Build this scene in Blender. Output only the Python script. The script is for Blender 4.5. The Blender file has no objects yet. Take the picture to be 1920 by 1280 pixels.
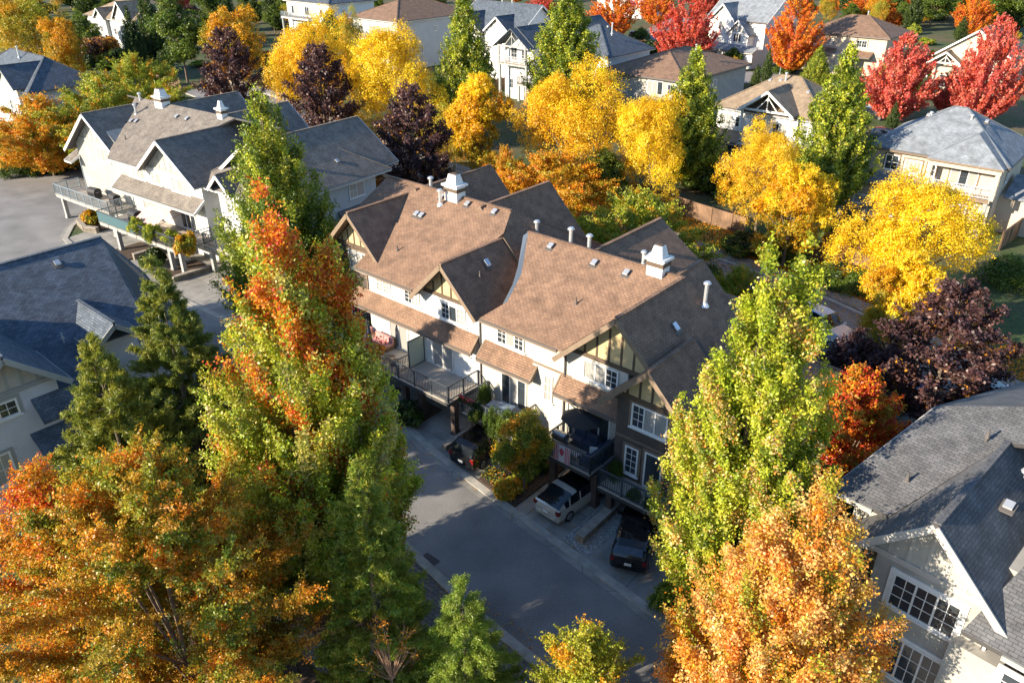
import bpy, math, random
import numpy as np
from mathutils import Vector, Matrix
random.seed(7)
R = math.radians
S = bpy.context.scene
COL = S.collection
# ------------------------------------------------------------------ camera, sky, sun, exposure
H = 27.0
FPX = 1477.0
PITCH = R(28.4)
cd = bpy.data.cameras.new('camera'); cam = bpy.data.objects.new('camera', cd); COL.objects.link(cam)
cam.location = (0, 0, H); cam.rotation_euler = (R(90)-PITCH, 0, 0)
cd.sensor_width = 36; cd.lens = FPX/1920*36; cd.clip_start = .5; cd.clip_end = 3000
S.camera = cam
SUN_AZ, SUN_EL = R(-116), R(20)          # azimuth from +Y, clockwise positive
w = bpy.data.worlds.new('World'); S.world = w; w.use_nodes = True
wn = w.node_tree.nodes; bgn = wn['Background']
sky = wn.new('ShaderNodeTexSky'); sky.sky_type = 'NISHITA'; sky.sun_disc = False
sky.sun_elevation = SUN_EL; sky.sun_rotation = SUN_AZ; sky.ozone_density = 2.2; sky.dust_density = .2
hs = wn.new('ShaderNodeHueSaturation'); hs.inputs['Saturation'].default_value = 1.12; hs.inputs['Hue'].default_value = .503; w.node_tree.links.new(sky.outputs[0], hs.inputs['Color']); w.node_tree.links.new(hs.outputs[0], bgn.inputs[0]); bgn.inputs[1].default_value = .11
ld = bpy.data.lights.new('sun', 'SUN'); ld.energy = 5.0; ld.angle = R(.55); ld.color = (1, .86, .67)
lo = bpy.data.objects.new('sun', ld); COL.objects.link(lo)
sv = Vector((math.sin(SUN_AZ)*math.cos(SUN_EL), math.cos(SUN_AZ)*math.cos(SUN_EL), math.sin(SUN_EL)))
lo.rotation_euler = sv.to_track_quat('Z', 'Y').to_euler(); lo.location = sv*200
S.view_settings.view_transform = 'Standard'; S.view_settings.look = 'None'
S.view_settings.exposure = 1.25; S.view_settings.gamma = 1
S.cycles.max_bounces = 6; S.cycles.transparent_max_bounces = 4
try: S.cycles.use_denoising = True
except Exception: pass
# ------------------------------------------------------------------ where things stand
FW = np.array([0, math.cos(PITCH), -math.sin(PITCH)]); UPV = np.array([0, math.sin(PITCH), math.cos(PITCH)]); RT = np.array([1., 0, 0])
def at(x, y, z=0.):                       # point of the photograph on the level z
    r = FW*FPX+RT*(x-960)+UPV*(640-y); t = (z-H)/r[2]
    return np.array([r[0]*t, r[1]*t, z])
def stand(xt, yt, yb):                    # thing with its top at (xt,yt) and foot on photo row yb: ground point, height, metres per pixel
    k = (3367-yb)/(3367-yt); xb = 960+(xt-960)*k
    b = at(xb, yb); r = FW*FPX+UPV*(640-yt); t = b[1]/r[1]
    return b, H+r[2]*t, t
aA = R(49.4)
AX = np.array([math.sin(aA), -math.cos(aA), 0]); BX = np.array([math.cos(aA), math.sin(aA), 0]); YAW = aA-R(90)
def W(a, b, z=0.): return AX*a+BX*b+np.array([0, 0, z])
def ab(x, y, z=0.):
    p = at(x, y, z); return float(p@AX), float(p@BX)
# ------------------------------------------------------------------ object helpers
def put(name, data, parent=None, loc=(0, 0, 0), rz=0, kind=None):
    o = bpy.data.objects.new(name, data); COL.objects.link(o); o.location = loc; o.rotation_euler = (0, 0, rz)
    if parent: o.parent = parent
    if kind: o['kind'] = kind
    return o
def root(name, label, cat, loc, rz=0, group=None):
    o = put(name, None, None, tuple(map(float, loc)), rz); o.empty_display_size = .3
    o['label'] = label; o['category'] = cat
    if group: o['group'] = group
    return o
def tag(o, label, cat, group=None):
    o['label'] = label; o['category'] = cat
    if group: o['group'] = group
    return o
class MB:
    def __init__(s): s.flat = (1, 0, 0); s.v = []; s.f = []; s.uv = []; s.m = []; s.smooth = False
    def poly(s, pts, m=0):
        i = len(s.v); pts = [Vector(p) for p in pts]; s.v += pts; s.f.append(tuple(range(i, i+len(pts)))); s.m.append(m)
        n = Vector((0, 0, 0))
        for k in range(len(pts)):
            a, b = pts[k], pts[(k+1) % len(pts)]; n += a.cross(b)
        n = n.normalized() if n.length > 1e-9 else Vector((0, 0, 1))
        h = Vector(s.flat) if abs(n.z) > .999 else Vector((0, 0, 1)).cross(n).normalized()
        q = n.cross(h); s.uv += [(p.dot(h), p.dot(q)) for p in pts]
    def box(s, x0, x1, y0, y1, z0, z1, m=0):
        if x1 < x0: x0, x1 = x1, x0
        if y1 < y0: y0, y1 = y1, y0
        a = [(x0, y0), (x1, y0), (x1, y1), (x0, y1)]; s.prism(a, z0, z1, m)
    def prism(s, xy, z0, z1, m=0):
        n = len(xy); s.poly([(x, y, z1) for x, y in xy], m); s.poly([(x, y, z0) for x, y in reversed(xy)], m)
        for i in range(n):
            (x, y), (u, v) = xy[i], xy[(i+1) % n]; s.poly([(x, y, z0), (u, v, z0), (u, v, z1), (x, y, z1)], m)
    def slab(s, pts, t=.14, m=0, me=None):
        me = m if me is None else me; n = len(pts); low = [(p[0], p[1], p[2]-t) for p in pts]
        s.poly(pts, m); s.poly(list(reversed(low)), me)
        for i in range(n):
            j = (i+1) % n; s.poly([low[i], low[j], pts[j], pts[i]], me)
    def ext(s, pts, d, m=0):              # polygon pushed along vector d
        d = Vector(d); P = [Vector(p) for p in pts]; Q = [p+d for p in P]; n = len(P)
        s.poly(Q, m); s.poly(list(reversed(P)), m)
        for i in range(n):
            j = (i+1) % n; s.poly([P[i], P[j], Q[j], Q[i]], m)
    def bar(s, p, q, wd=.1, hh=.1, m=0):
        p = Vector(p); q = Vector(q); d = q-p
        if d.length < 1e-6: return
        d.normalize(); u = Vector((0, 0, 1)).cross(d)
        u = Vector((1, 0, 0)) if u.length < 1e-3 else u.normalized()
        v = d.cross(u); u = u*wd/2; v = v*hh/2
        a = [p-u-v, p+u-v, p+u+v, p-u+v]; b = [x+(q-p) for x in a]
        s.poly(list(reversed(a)), m); s.poly(b, m)
        for i in range(4):
            j = (i+1) % 4; s.poly([a[i], a[j], b[j], b[i]], m)
    def cyl(s, p, q, r0, r1=None, n=10, m=0, cap=True):
        r1 = r0 if r1 is None else r1; p = Vector(p); q = Vector(q); d = (q-p).normalized()
        u = d.orthogonal().normalized(); v = d.cross(u)
        a = [p+(u*math.cos(k*6.2832/n)+v*math.sin(k*6.2832/n))*r0 for k in range(n)]
        b = [q+(u*math.cos(k*6.2832/n)+v*math.sin(k*6.2832/n))*r1 for k in range(n)]
        for i in range(n):
            j = (i+1) % n; s.poly([a[i], a[j], b[j], b[i]], m)
        if cap: s.poly(b, m); s.poly(list(reversed(a)), m)
    def mesh(s, name, mats):
        me = bpy.data.meshes.new(name); me.from_pydata([tuple(v) for v in s.v], [], s.f)
        l = me.uv_layers.new(name='uv'); l.data.foreach_set('uv', np.array(s.uv, dtype=np.float32).ravel())
        mats = mats if isinstance(mats, (list, tuple)) else [mats]
        for m in mats: me.materials.append(m)
        me.polygons.foreach_set('material_index', s.m); 
        if s.smooth: me.polygons.foreach_set('use_smooth', [True]*len(s.f))
        me.update(); return me
    def obj(s, name, mats, parent=None, loc=(0, 0, 0), rz=0, kind=None):
        return put(name, s.mesh(name, mats), parent, loc, rz, kind)
# ------------------------------------------------------------------ materials
def mat(name, col=(.5, .5, .5), rough=.8, metal=0., nz=0., nscale=3., bump=0., spec=.5, alpha=None):
    m = bpy.data.materials.new(name); m.use_nodes = True; N = m.node_tree.nodes; L = m.node_tree.links; b = N['Principled BSDF']
    b.inputs['Base Color'].default_value = (*col, 1); b.inputs['Roughness'].default_value = rough; b.inputs['Metallic'].default_value = metal
    b.inputs['Specular IOR Level'].default_value = spec
    if nz or bump:
        t = N.new('ShaderNodeTexCoord'); n = N.new('ShaderNodeTexNoise'); n.inputs['Scale'].default_value = nscale; n.inputs['Detail'].default_value = 6
        L.new(t.outputs['Object'], n.inputs['Vector'])
        if nz:
            mx = N.new('ShaderNodeMix'); mx.data_type = 'RGBA'; lo_ = tuple(max(0, c*(1-nz)) for c in col); hi = tuple(min(1, c*(1+nz)) for c in col)
            mx.inputs['A'].default_value = (*lo_, 1); mx.inputs['B'].default_value = (*hi, 1)
            mr = N.new('ShaderNodeMapRange'); mr.inputs['From Min'].default_value = .3; mr.inputs['From Max'].default_value = .7
            L.new(n.outputs['Fac'], mr.inputs['Value']); L.new(mr.outputs[0], mx.inputs['Factor']); L.new(mx.outputs['Result'], b.inputs['Base Color'])
        if bump:
            bp = N.new('ShaderNodeBump'); bp.inputs['Strength'].default_value = bump; bp.inputs['Distance'].default_value = .02
            L.new(n.outputs['Fac'], bp.inputs['Height']); L.new(bp.outputs[0], b.inputs['Normal'])
    return m
def brick(name, c1, c2, cm, bw, rh, mortar=.01, rough=.85, nz=.35, nscale=1.2, bump=.5, offset=.5, dist=.02):
    m = mat(name, c1, rough); N = m.node_tree.nodes; L = m.node_tree.links; b = N['Principled BSDF']
    uv = N.new('ShaderNodeUVMap'); t = N.new('ShaderNodeTexBrick'); t.inputs['Scale'].default_value = 1
    t.inputs['Brick Width'].default_value = bw; t.inputs['Row Height'].default_value = rh; t.inputs['Mortar Size'].default_value = mortar
    t.inputs['Color1'].default_value = (*c1, 1); t.inputs['Color2'].default_value = (*c2, 1); t.inputs['Mortar'].default_value = (*cm, 1)
    t.offset = offset; t.inputs['Mortar Smooth'].default_value = .3
    L.new(uv.outputs[0], t.inputs['Vector'])
    tc = N.new('ShaderNodeTexCoord'); n = N.new('ShaderNodeTexNoise'); n.inputs['Scale'].default_value = nscale; n.inputs['Detail'].default_value = 8; n.inputs['Roughness'].default_value = .65
    L.new(tc.outputs['Object'], n.inputs['Vector'])
    mr = N.new('ShaderNodeMapRange'); mr.inputs['From Min'].default_value = .3; mr.inputs['From Max'].default_value = .7; mr.inputs['To Min'].default_value = 1-nz; mr.inputs['To Max'].default_value = 1+nz
    L.new(n.outputs['Fac'], mr.inputs['Value'])
    mx = N.new('ShaderNodeVectorMath'); mx.operation = 'SCALE'; L.new(t.outputs['Color'], mx.inputs[0]); L.new(mr.outputs[0], mx.inputs['Scale'])
    L.new(mx.outputs[0], b.inputs['Base Color'])
    bp = N.new('ShaderNodeBump'); bp.invert = True; bp.inputs['Strength'].default_value = bump; bp.inputs['Distance'].default_value = dist
    L.new(t.outputs['Fac'], bp.inputs['Height']); L.new(bp.outputs[0], b.inputs['Normal'])
    return m
def siding(name, col, lap=.13, vertical=False, depth=.03, nz=.06):
    m = mat(name, col, .7, nz=nz, nscale=.8); N = m.node_tree.nodes; L = m.node_tree.links; b = N['Principled BSDF']
    uv = N.new('ShaderNodeUVMap'); sp = N.new('ShaderNodeSeparateXYZ'); L.new(uv.outputs[0], sp.inputs[0])
    d = N.new('ShaderNodeMath'); d.operation = 'DIVIDE'; d.inputs[1].default_value = lap; L.new(sp.outputs[0 if vertical else 1], d.inputs[0])
    f = N.new('ShaderNodeMath'); f.operation = 'FRACT'; L.new(d.outputs[0], f.inputs[0])
    p = N.new('ShaderNodeMath'); p.operation = 'POWER'; p.inputs[1].default_value = 4; L.new(f.outputs[0], p.inputs[0])
    bp = N.new('ShaderNodeBump'); bp.invert = True; bp.inputs['Strength'].default_value = .8; bp.inputs['Distance'].default_value = depth
    L.new(p.outputs[0], bp.inputs['Height']); L.new(bp.outputs[0], b.inputs['Normal'])
    return m
def shingle(name, a, b_, dk): return brick(name, a, b_, dk, .27, .135, .01, .9, .34, 1.3, .7, .43, .03)
M = {}
M['roof_brown'] = shingle('brown_shingle', (.27, .165, .105), (.215, .13, .085), (.09, .056, .042))
M['roof_slate'] = shingle('grey_blue_shingle', (.125, .15, .185), (.07, .092, .122), (.025, .034, .046))
M['roof_mix'] = shingle('brown_grey_shingle', (.135, .135, .14), (.095, .10, .108), (.055, .056, .058))
M['roof_grey'] = shingle('warm_grey_shingle', (.25, .215, .18), (.18, .16, .14), (.07, .062, .055))
M['roof_tan'] = shingle('tan_shingle', (.36, .27, .18), (.28, .21, .145), (.12, .09, .065))
M['roof_light'] = shingle('light_slate_shingle', (.27, .30, .33), (.2, .225, .255), (.09, .10, .12))
M['white_siding'] = siding('white_lap_siding', (.74, .73, .70)); M['cream_siding'] = siding('cream_lap_siding', (.52, .49, .42))
M['grey_siding'] = siding('grey_lap_siding', (.50, .51, .50)); M['taupe'] = mat('taupe_stucco', (.36, .345, .31), .9, nz=.12, nscale=1.5, bump=.3)
M['dark_brown'] = mat('dark_brown_stucco', (.085, .068, .056), .9, nz=.2, nscale=2, bump=.4)
M['beige'] = mat('beige_stucco', (.52, .44, .34), .9, nz=.08, nscale=1.2, bump=.3); M['paleblue'] = siding('pale_grey_siding', (.55, .56, .58))
M['panel_tan'] = mat('tan_gable_panel', (.50, .39, .21), .85, nz=.08); M['panel_grey'] = mat('grey_gable_panel', (.40, .385, .34), .85, nz=.08)
M['batten'] = mat('brown_trim', (.10, .068, .045), .75, nz=.15); M['trim_tan'] = mat('tan_trim', (.20, .145, .10), .75, nz=.12)
M['trim_white'] = mat('white_trim', (.74, .73, .70), .6, nz=.05); M['trim_grey'] = mat('grey_trim', (.30, .31, .30), .7, nz=.08); M['trim_dark'] = mat('dark_trim', (.06, .058, .058), .6)
M['trim_pale'] = mat('pale_taupe_trim', (.46, .44, .40), .7, nz=.06)
M['gutter'] = mat('dark_gutter', (.13, .11, .10), .45); M['flash'] = mat('metal_flashing', (.12, .15, .19), .5, .3)
M['glass'] = mat('window_glass', (.035, .045, .055), .06, spec=1.); M['glass'].node_tree.nodes['Principled BSDF'].inputs['Coat Weight'].default_value = .5
def curtain_mat():
    m = mat('curtained_glass', (.42, .42, .40), .12, spec=.9); N = m.node_tree.nodes; L = m.node_tree.links
    uv = N.new('ShaderNodeUVMap'); wv = N.new('ShaderNodeTexWave'); wv.inputs['Scale'].default_value = 3.5; wv.inputs['Distortion'].default_value = 1.2; wv.bands_direction = 'X'
    L.new(uv.outputs[0], wv.inputs['Vector']); mx = N.new('ShaderNodeMix'); mx.data_type = 'RGBA'
    mx.inputs['A'].default_value = (.26, .26, .25, 1); mx.inputs['B'].default_value = (.40, .39, .36, 1); L.new(wv.outputs['Fac'], mx.inputs['Factor'])
    L.new(mx.outputs['Result'], N['Principled BSDF'].inputs['Base Color']); return m
M['curtain'] = curtain_mat()
M['rail'] = mat('dark_rail_paint', (.055, .07, .085), .4); M['rail_white'] = mat('white_rail_paint', (.66, .65, .63), .5); M['rail_teal'] = mat('teal_privacy_screen', (.04, .10, .12), .6)
M['deck'] = mat('deck_membrane', (.42, .37, .31), .75, nz=.12, nscale=1.5); M['deck_wood'] = siding('deck_boards', (.22, .17, .125), .14, True, .02, .2)
M['post'] = mat('brown_post', (.085, .06, .048), .8, nz=.2); M['post_grey'] = mat('grey_post', (.30, .31, .31), .8, nz=.1)
M['vent_metal'] = mat('galvanised_metal', (.62, .64, .66), .35, .6); M['vent_dark'] = mat('dark_vent_plastic', (.10, .09, .085), .6)
M['concrete'] = brick('concrete', (.30, .285, .26), (.27, .26, .235), (.12, .115, .105), 3.3, 2.9, .022, .9, .35, .7, .3, 0); M['curb'] = mat('kerb_concrete', (.38, .36, .32), .9, nz=.2, nscale=2, bump=.3)
M['pavers'] = brick('grey_pavers', (.22, .205, .19), (.15, .14, .13), (.06, .055, .05), .32, .22, .016, .9, .25, .8)
M['stone'] = brick('stone_blocks', (.30, .255, .20), (.2, .17, .135), (.09, .08, .065), .42, .2, .02, .9, .4, 2.5, .8)
M['mulch'] = mat('bark_mulch', (.07, .045, .03), .95, nz=.7, nscale=9, bump=1.); M['gravel'] = mat('river_gravel', (.32, .31, .29), .9, nz=.7, nscale=14, bump=1.)
M['lawn'] = mat('lawn', (.055, .085, .02), .95, nz=.5, nscale=1.6, bump=.6)
M['wood_fence'] = siding('cedar_fence', (.20, .12, .07), .14, True, .03, .45); M['stone_cap'] = mat('stone_cap', (.33, .29, .24), .9, nz=.2)
def asphalt():
    m = mat('asphalt', (.10, .10, .105), .88); N = m.node_tree.nodes; L = m.node_tree.links; b = N['Principled BSDF']
    g = N.new('ShaderNodeTexCoord'); a = N.new('ShaderNodeTexNoise'); a.inputs['Scale'].default_value = .35; a.inputs['Detail'].default_value = 5
    c = N.new('ShaderNodeTexNoise'); c.inputs['Scale'].default_value = 18; c.inputs['Detail'].default_value = 4
    for n in (a, c): L.new(g.outputs['Object'], n.inputs['Vector'])
    ad = N.new('ShaderNodeMath'); ad.operation = 'ADD'; L.new(a.outputs['Fac'], ad.inputs[0]); L.new(c.outputs['Fac'], ad.inputs[1])
    cr = N.new('ShaderNodeMapRange'); cr.inputs['From Min'].default_value = .7; cr.inputs['From Max'].default_value = 1.3; cr.inputs['To Min'].default_value = .62; cr.inputs['To Max'].default_value = 1.32
    L.new(ad.outputs[0], cr.inputs['Value']); s = N.new('ShaderNodeVectorMath'); s.operation = 'SCALE'; s.inputs[0].default_value = (.23, .225, .22)
    L.new(cr.outputs[0], s.inputs['Scale']); L.new(s.outputs[0], b.inputs['Base Color'])
    bp = N.new('ShaderNodeBump'); bp.inputs['Strength'].default_value = .35; bp.inputs['Distance'].default_value = .01; L.new(c.outputs['Fac'], bp.inputs['Height']); L.new(bp.outputs[0], b.inputs['Normal'])
    return m
M['asphalt'] = asphalt()
def ground_mat():
    m = mat('ground', (.06, .06, .03), .95); N = m.node_tree.nodes; L = m.node_tree.links; b = N['Principled BSDF']
    g = N.new('ShaderNodeTexCoord'); a = N.new('ShaderNodeTexNoise'); a.inputs['Scale'].default_value = .12; a.inputs['Detail'].default_value = 8
    c = N.new('ShaderNodeTexNoise'); c.inputs['Scale'].default_value = 3; c.inputs['Detail'].default_value = 8
    for n in (a, c): L.new(g.outputs['Object'], n.inputs['Vector'])
    cr = N.new('ShaderNodeValToRGB'); cr.color_ramp.elements[0].position = .42; cr.color_ramp.elements[0].color = (.045, .08, .018, 1)
    cr.color_ramp.elements[1].position = .62; cr.color_ramp.elements[1].color = (.11, .085, .04, 1); L.new(a.outputs['Fac'], cr.inputs[0])
    s = N.new('ShaderNodeVectorMath'); s.operation = 'SCALE'; mr = N.new('ShaderNodeMapRange'); mr.inputs['To Min'].default_value = .2; mr.inputs['To Max'].default_value = 1.8
    L.new(c.outputs['Fac'], mr.inputs['Value']); L.new(mr.outputs[0], s.inputs['Scale']); L.new(cr.outputs[0], s.inputs[0]); L.new(s.outputs[0], b.inputs['Base Color'])
    bp = N.new('ShaderNodeBump'); bp.inputs['Strength'].default_value = 1; bp.inputs['Distance'].default_value = .1; L.new(c.outputs['Fac'], bp.inputs['Height']); L.new(bp.outputs[0], b.inputs['Normal'])
    return m
M['ground'] = ground_mat()
def leaf_mat():
    m = bpy.data.materials.new('leaf'); m.use_nodes = True; N = m.node_tree.nodes; L = m.node_tree.links; N.remove(N['Principled BSDF'])
    a = N.new('ShaderNodeAttribute'); a.attribute_name = 'Col'
    d = N.new('ShaderNodeBsdfDiffuse'); t = N.new('ShaderNodeBsdfTranslucent'); x = N.new('ShaderNodeMixShader'); x.inputs[0].default_value = .38
    g = N.new('ShaderNodeBsdfGlossy'); g.inputs['Roughness'].default_value = .45; g.inputs['Color'].default_value = (.6, .6, .6, 1); y = N.new('ShaderNodeMixShader'); y.inputs[0].default_value = .05
    L.new(a.outputs['Color'], d.inputs[0]); L.new(a.outputs['Color'], t.inputs[0]); L.new(d.outputs[0], x.inputs[1]); L.new(t.outputs[0], x.inputs[2])
    L.new(x.outputs[0], y.inputs[1]); L.new(g.outputs[0], y.inputs[2]); L.new(y.outputs[0], N['Material Output'].inputs[0]); return m
M['leaf'] = leaf_mat(); M['bark'] = mat('bark', (.15, .115, .085), .95, nz=.4, nscale=6, bump=.8); M['bark_pale'] = mat('pale_bark', (.34, .31, .27), .95, nz=.3, nscale=6, bump=.6)
M['bark_red'] = mat('reddish_twigs', (.34, .20, .13), .9, nz=.3, nscale=6)
#%%HOUSES
class Bld:
    def __init__(s, name, label, a0, b0, yaw=0., roof='roof_brown', trim='trim_white', gut='gutter', cat='house', group=None, z=0.):
        s.ox, s.oy = a0, b0; s.root = root(name, label, cat, W(a0, b0, z), YAW+yaw, group)
        s.R = MB(); s.T = MB(); s.G = MB(); s.roofmat = M[roof]; s.trim = M[trim]; s.gut = M[gut]; s.roofparts = []
    def o(s, mb, name, m, parent=None):
        d = Vector((s.ox, s.oy, 0)); mb.v = [v-d for v in mb.v]
        if name in ('fascia', 'gutter', 'belt_course', 'chimney_band', 'porch_roof', 'porch_truss', 'wall', 'roof') and len(mb.f) < 900:
            for k, q in enumerate(islands(mb)): r = q.obj(name if k == 0 or name != 'roof' else 'lower_roof', m, parent or s.root); first = r if k == 0 else first
            return first
        return mb.obj(name, m, parent or s.root)
    def m2(s, face, u, z, d):
        k, c = face
        if k == 'F': return (u, c-d, z)
        if k == 'R': return (c+d, u, z)
        return (c-d, u, z)
    def fb(s, mb, face, u0, u1, z0, z1, d0, d1, m=0):
        P = s.m2(face, u0, z0, d0); Q = s.m2(face, u1, z1, d1); mb.box(P[0], Q[0], P[1], Q[1], z0, z1, m)
    def wall(s, name, m, boxes=(), tris=()):
        mb = MB()
        for b in boxes: mb.box(*b)
        for pts, y0, y1 in tris: mb.ext([(x, y0, z) for x, z in reversed(pts)], (0, y1-y0, 0))
        return s.o(mb, name, M[m])
    def win(s, face, u, z, w, h, n=2, grid=(1, 2), fr=None, gridp=None, sill=True, casing=None, name='window', cur=.5, dep=.07):
        fr = fr or M['trim_white']; f = MB(); c = .09
        if casing:
            cm = MB(); e = .14
            s.fb(cm, face, u-w/2-e, u+w/2+e, z+h, z+h+e, 0, dep-.02); s.fb(cm, face, u-w/2-e, u-w/2, z-.02, z+h, 0, dep-.02); s.fb(cm, face, u+w/2, u+w/2+e, z-.02, z+h, 0, dep-.02)
        s.fb(f, face, u-w/2, u+w/2, z+h-c, z+h, 0, dep); s.fb(f, face, u-w/2, u+w/2, z, z+c, 0, dep)
        s.fb(f, face, u-w/2, u-w/2+c, z+c, z+h-c, 0, dep); s.fb(f, face, u+w/2-c, u+w/2, z+c, z+h-c, 0, dep)
        if sill and name == 'window': s.fb(f, face, u-w/2-.1, u+w/2+.1, z-.07, z, 0, dep+.06)
        pw = (w-2*c)/n
        for i in range(1, n): x = u-w/2+c+pw*i; s.fb(f, face, x-.035, x+.035, z+c, z+h-c, 0, dep-.01)
        for i in range(n):
            if gridp is not None and i not in gridp: continue
            x0 = u-w/2+c+pw*i; gx, gy = grid
            for k in range(1, gx+1): xx = x0+pw*k/(gx+1); s.fb(f, face, xx-.014, xx+.014, z+c, z+h-c, 0, dep-.03)
            for k in range(1, gy+1): zz = z+c+(h-2*c)*k/(gy+1); s.fb(f, face, x0, x0+pw, zz-.014, zz+.014, 0, dep-.028)
        F = s.o(f, name, fr)
        if casing: s.o(cm, 'casing', M[casing], F)
        for i in range(n):
            p = MB(); x0 = u-w/2+c+pw*i; s.fb(p, face, x0, x0+pw, z+c, z+h-c, .002, .03)
            s.o(p, 'pane', M['curtain'] if random.random() < cur else M['glass'], F)
        return F
    # --- roofs
    def pl(s, pts, t=.16, edge=1): s.R.slab(pts, t, 0, 1)
    def eave(s, p, q, g=True):
        s.T.bar((p[0], p[1], p[2]-.16), (q[0], q[1], q[2]-.16), .05, .2)
        if g: s.G.bar((p[0], p[1], p[2]-.1), (q[0], q[1], q[2]-.1), .13, .12)
    def gab(s, xr, y0, y1, zr, k, xl, xh, ax='y', back=False, front=True):
        # ridge runs along ax at xr (other axis), from y0 to y1; eaves at xl and xh
        f = (lambda x, y, z: (x, y, z)) if ax == 'y' else (lambda x, y, z: (y, x, z))
        zl, zh = zr-k*(xr-xl), zr-k*(xh-xr)
        A_ = [f(xr, y0, zr), f(xr, y1, zr), f(xl, y1, zl), f(xl, y0, zl)]; B_ = [f(xh, y0, zh), f(xh, y1, zh), f(xr, y1, zr), f(xr, y0, zr)]
        if ax == 'x': A_.reverse(); B_.reverse()
        s.pl(A_); s.pl(B_)
        for yy, on in ((y0, front), (y1, back)):
            if not on: continue
            d = -.03 if yy == y0 else .03
            for xe, ze in ((xl, zl), (xh, zh)):
                a = Vector(f(xr, yy+d, zr-.17)); b = Vector(f(xe, yy+d, ze-.17)); s.T.bar(a, b, .06, .26)
        for xe, ze in ((xl, zl), (xh, zh)): s.G.bar(f(xe, y0, ze-.1), f(xe, y1, ze-.1), .13, .12)
        s.R.bar(f(xr, y0, zr+.02), f(xr, y1, zr+.02), .22, .05, 2)
    def hip(s, x0, x1, y0, y1, ze, k, ends=(1, 1), zr=None):
        # ridge along the longer side
        along = (x1-x0) >= (y1-y0)
        if along:
            hd = (y1-y0)/2; ym = (y0+y1)/2; z = ze+k*hd; a = x0+hd*ends[0]; b = x1-hd*ends[1]
            s.pl([(x0, y0, ze), (x1, y0, ze), (b, ym, z), (a, ym, z)]); s.pl([(x1, y1, ze), (x0, y1, ze), (a, ym, z), (b, ym, z)])
            if ends[0]: s.pl([(x0, y1, ze), (x0, y0, ze), (a, ym, z)])
            if ends[1]: s.pl([(x1, y0, ze), (x1, y1, ze), (b, ym, z)])
            rid = [((a, ym, z), (b, ym, z))]; cor = [((x0, y0, ze), (a, ym, z)), ((x1, y0, ze), (b, ym, z)), ((x0, y1, ze), (a, ym, z)), ((x1, y1, ze), (b, ym, z))]
        else:
            hd = (x1-x0)/2; xm = (x0+x1)/2; z = ze+k*hd; a = y0+hd*ends[0]; b = y1-hd*ends[1]
            s.pl([(x0, y1, ze), (x0, y0, ze), (xm, a, z), (xm, b, z)]); s.pl([(x1, y0, ze), (x1, y1, ze), (xm, b, z), (xm, a, z)])
            if ends[0]: s.pl([(x0, y0, ze), (x1, y0, ze), (xm, a, z)])
            if ends[1]: s.pl([(x1, y1, ze), (x0, y1, ze), (xm, b, z)])
            rid = [((xm, a, z), (xm, b, z))]; cor = [((x0, y0, ze), (xm, a, z)), ((x1, y0, ze), (xm, a, z)), ((x0, y1, ze), (xm, b, z)), ((x1, y1, ze), (xm, b, z))]
        for p, q in rid+cor: s.R.bar(Vector(p)+Vector((0, 0, .02)), Vector(q)+Vector((0, 0, .02)), .22, .05, 2)
        for p, q in (((x0, y0), (x1, y0)), ((x1, y0), (x1, y1)), ((x1, y1), (x0, y1)), ((x0, y1), (x0, y0))): s.eave((*p, ze), (*q, ze))
        return z
    def panel(s, yw, x0, x1, z0, xr, zr, k, m='panel_tan', bm='batten', n=.85, ax='F'):
        # board-and-batten gable infill below a rake that falls at slope k from (xr, zr)
        top = lambda x: zr-k*abs(x-xr)
        f = (lambda x, d, z: (x, yw-d, z)) if ax == 'F' else (lambda x, d, z: (yw+d, x, z))
        pts = [(x0, z0), (x1, z0), (x1, max(z0+.01, top(x1))), (xr, zr), (x0, max(z0+.01, top(x0)))]
        p = MB(); p.ext([f(x, 0, z) for x, z in pts], Vector(f(0, .03, 0))-Vector(f(0, 0, 0))); g = s.o(p, 'gable_panel', M[m])
        b = MB(); x = xr-math.floor((xr-x0)/n)*n
        def bx(a, c, e, h): P = f(a, .03, e); Q = f(c, .06, h); b.box(P[0], Q[0], P[1], Q[1], e, h)
        while x < x1:
            if top(x) > z0+.15: bx(x-.06, x+.06, z0+.1, top(x)-.05)
            x += n
        P = f(x0-.05, .03, z0-.12); Q = f(x1+.05, .09, z0+.12); b.box(P[0], Q[0], P[1], Q[1], z0-.12, z0+.12)
        s.o(b, 'batten', M[bm], g)
    def pent(s, x0, x1, yw, yo, zt, zb, t=.12, ends=True):
        r = s.R; r.slab([(x0, yo, zb), (x1, yo, zb), (x1, yw, zt), (x0, yw, zt)], t, 0, 1)
        s.eave((x0, yo-.02, zb), (x1, yo-.02, zb))
        if ends:
            for x in (x0, x1): s.T.bar((x, yo, zb-.13), (x, yw, zt-.13), .09, .22)
    def finish(s):
        d = Vector((s.ox, s.oy, 0)); cap = s.roofmat
        r = s.o(s.R, 'roof', [s.roofmat, M['trim_dark'], cap]); s.roof = r
        if s.T.f: s.o(s.T, 'fascia', s.trim, r)
        if s.G.f: s.o(s.G, 'gutter', s.gut, r)
        return r
    def vent(s, x, y, z, kx=0, ky=0):      # square roof vent lying on the slope
        m = MB(); a, b = .15, .15
        g = lambda dx, dy, dz: (x+dx, y+dy, z+kx*dx+ky*dy+dz)
        m.slab([g(-a-.08, -b-.08, .03), g(a+.08, -b-.08, .03), g(a+.08, b+.08, .03), g(-a-.08, b+.08, .03)], .05)
        m.slab([g(-a, -b, .17), g(a, -b, .17), g(a, b, .17), g(-a, b, .17)], .07, 1)
        m.slab([g(-a+.05, -b+.05, .12), g(a-.05, -b+.05, .12), g(a-.05, b-.05, .12), g(-a+.05, b-.05, .12)], .1)
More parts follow.
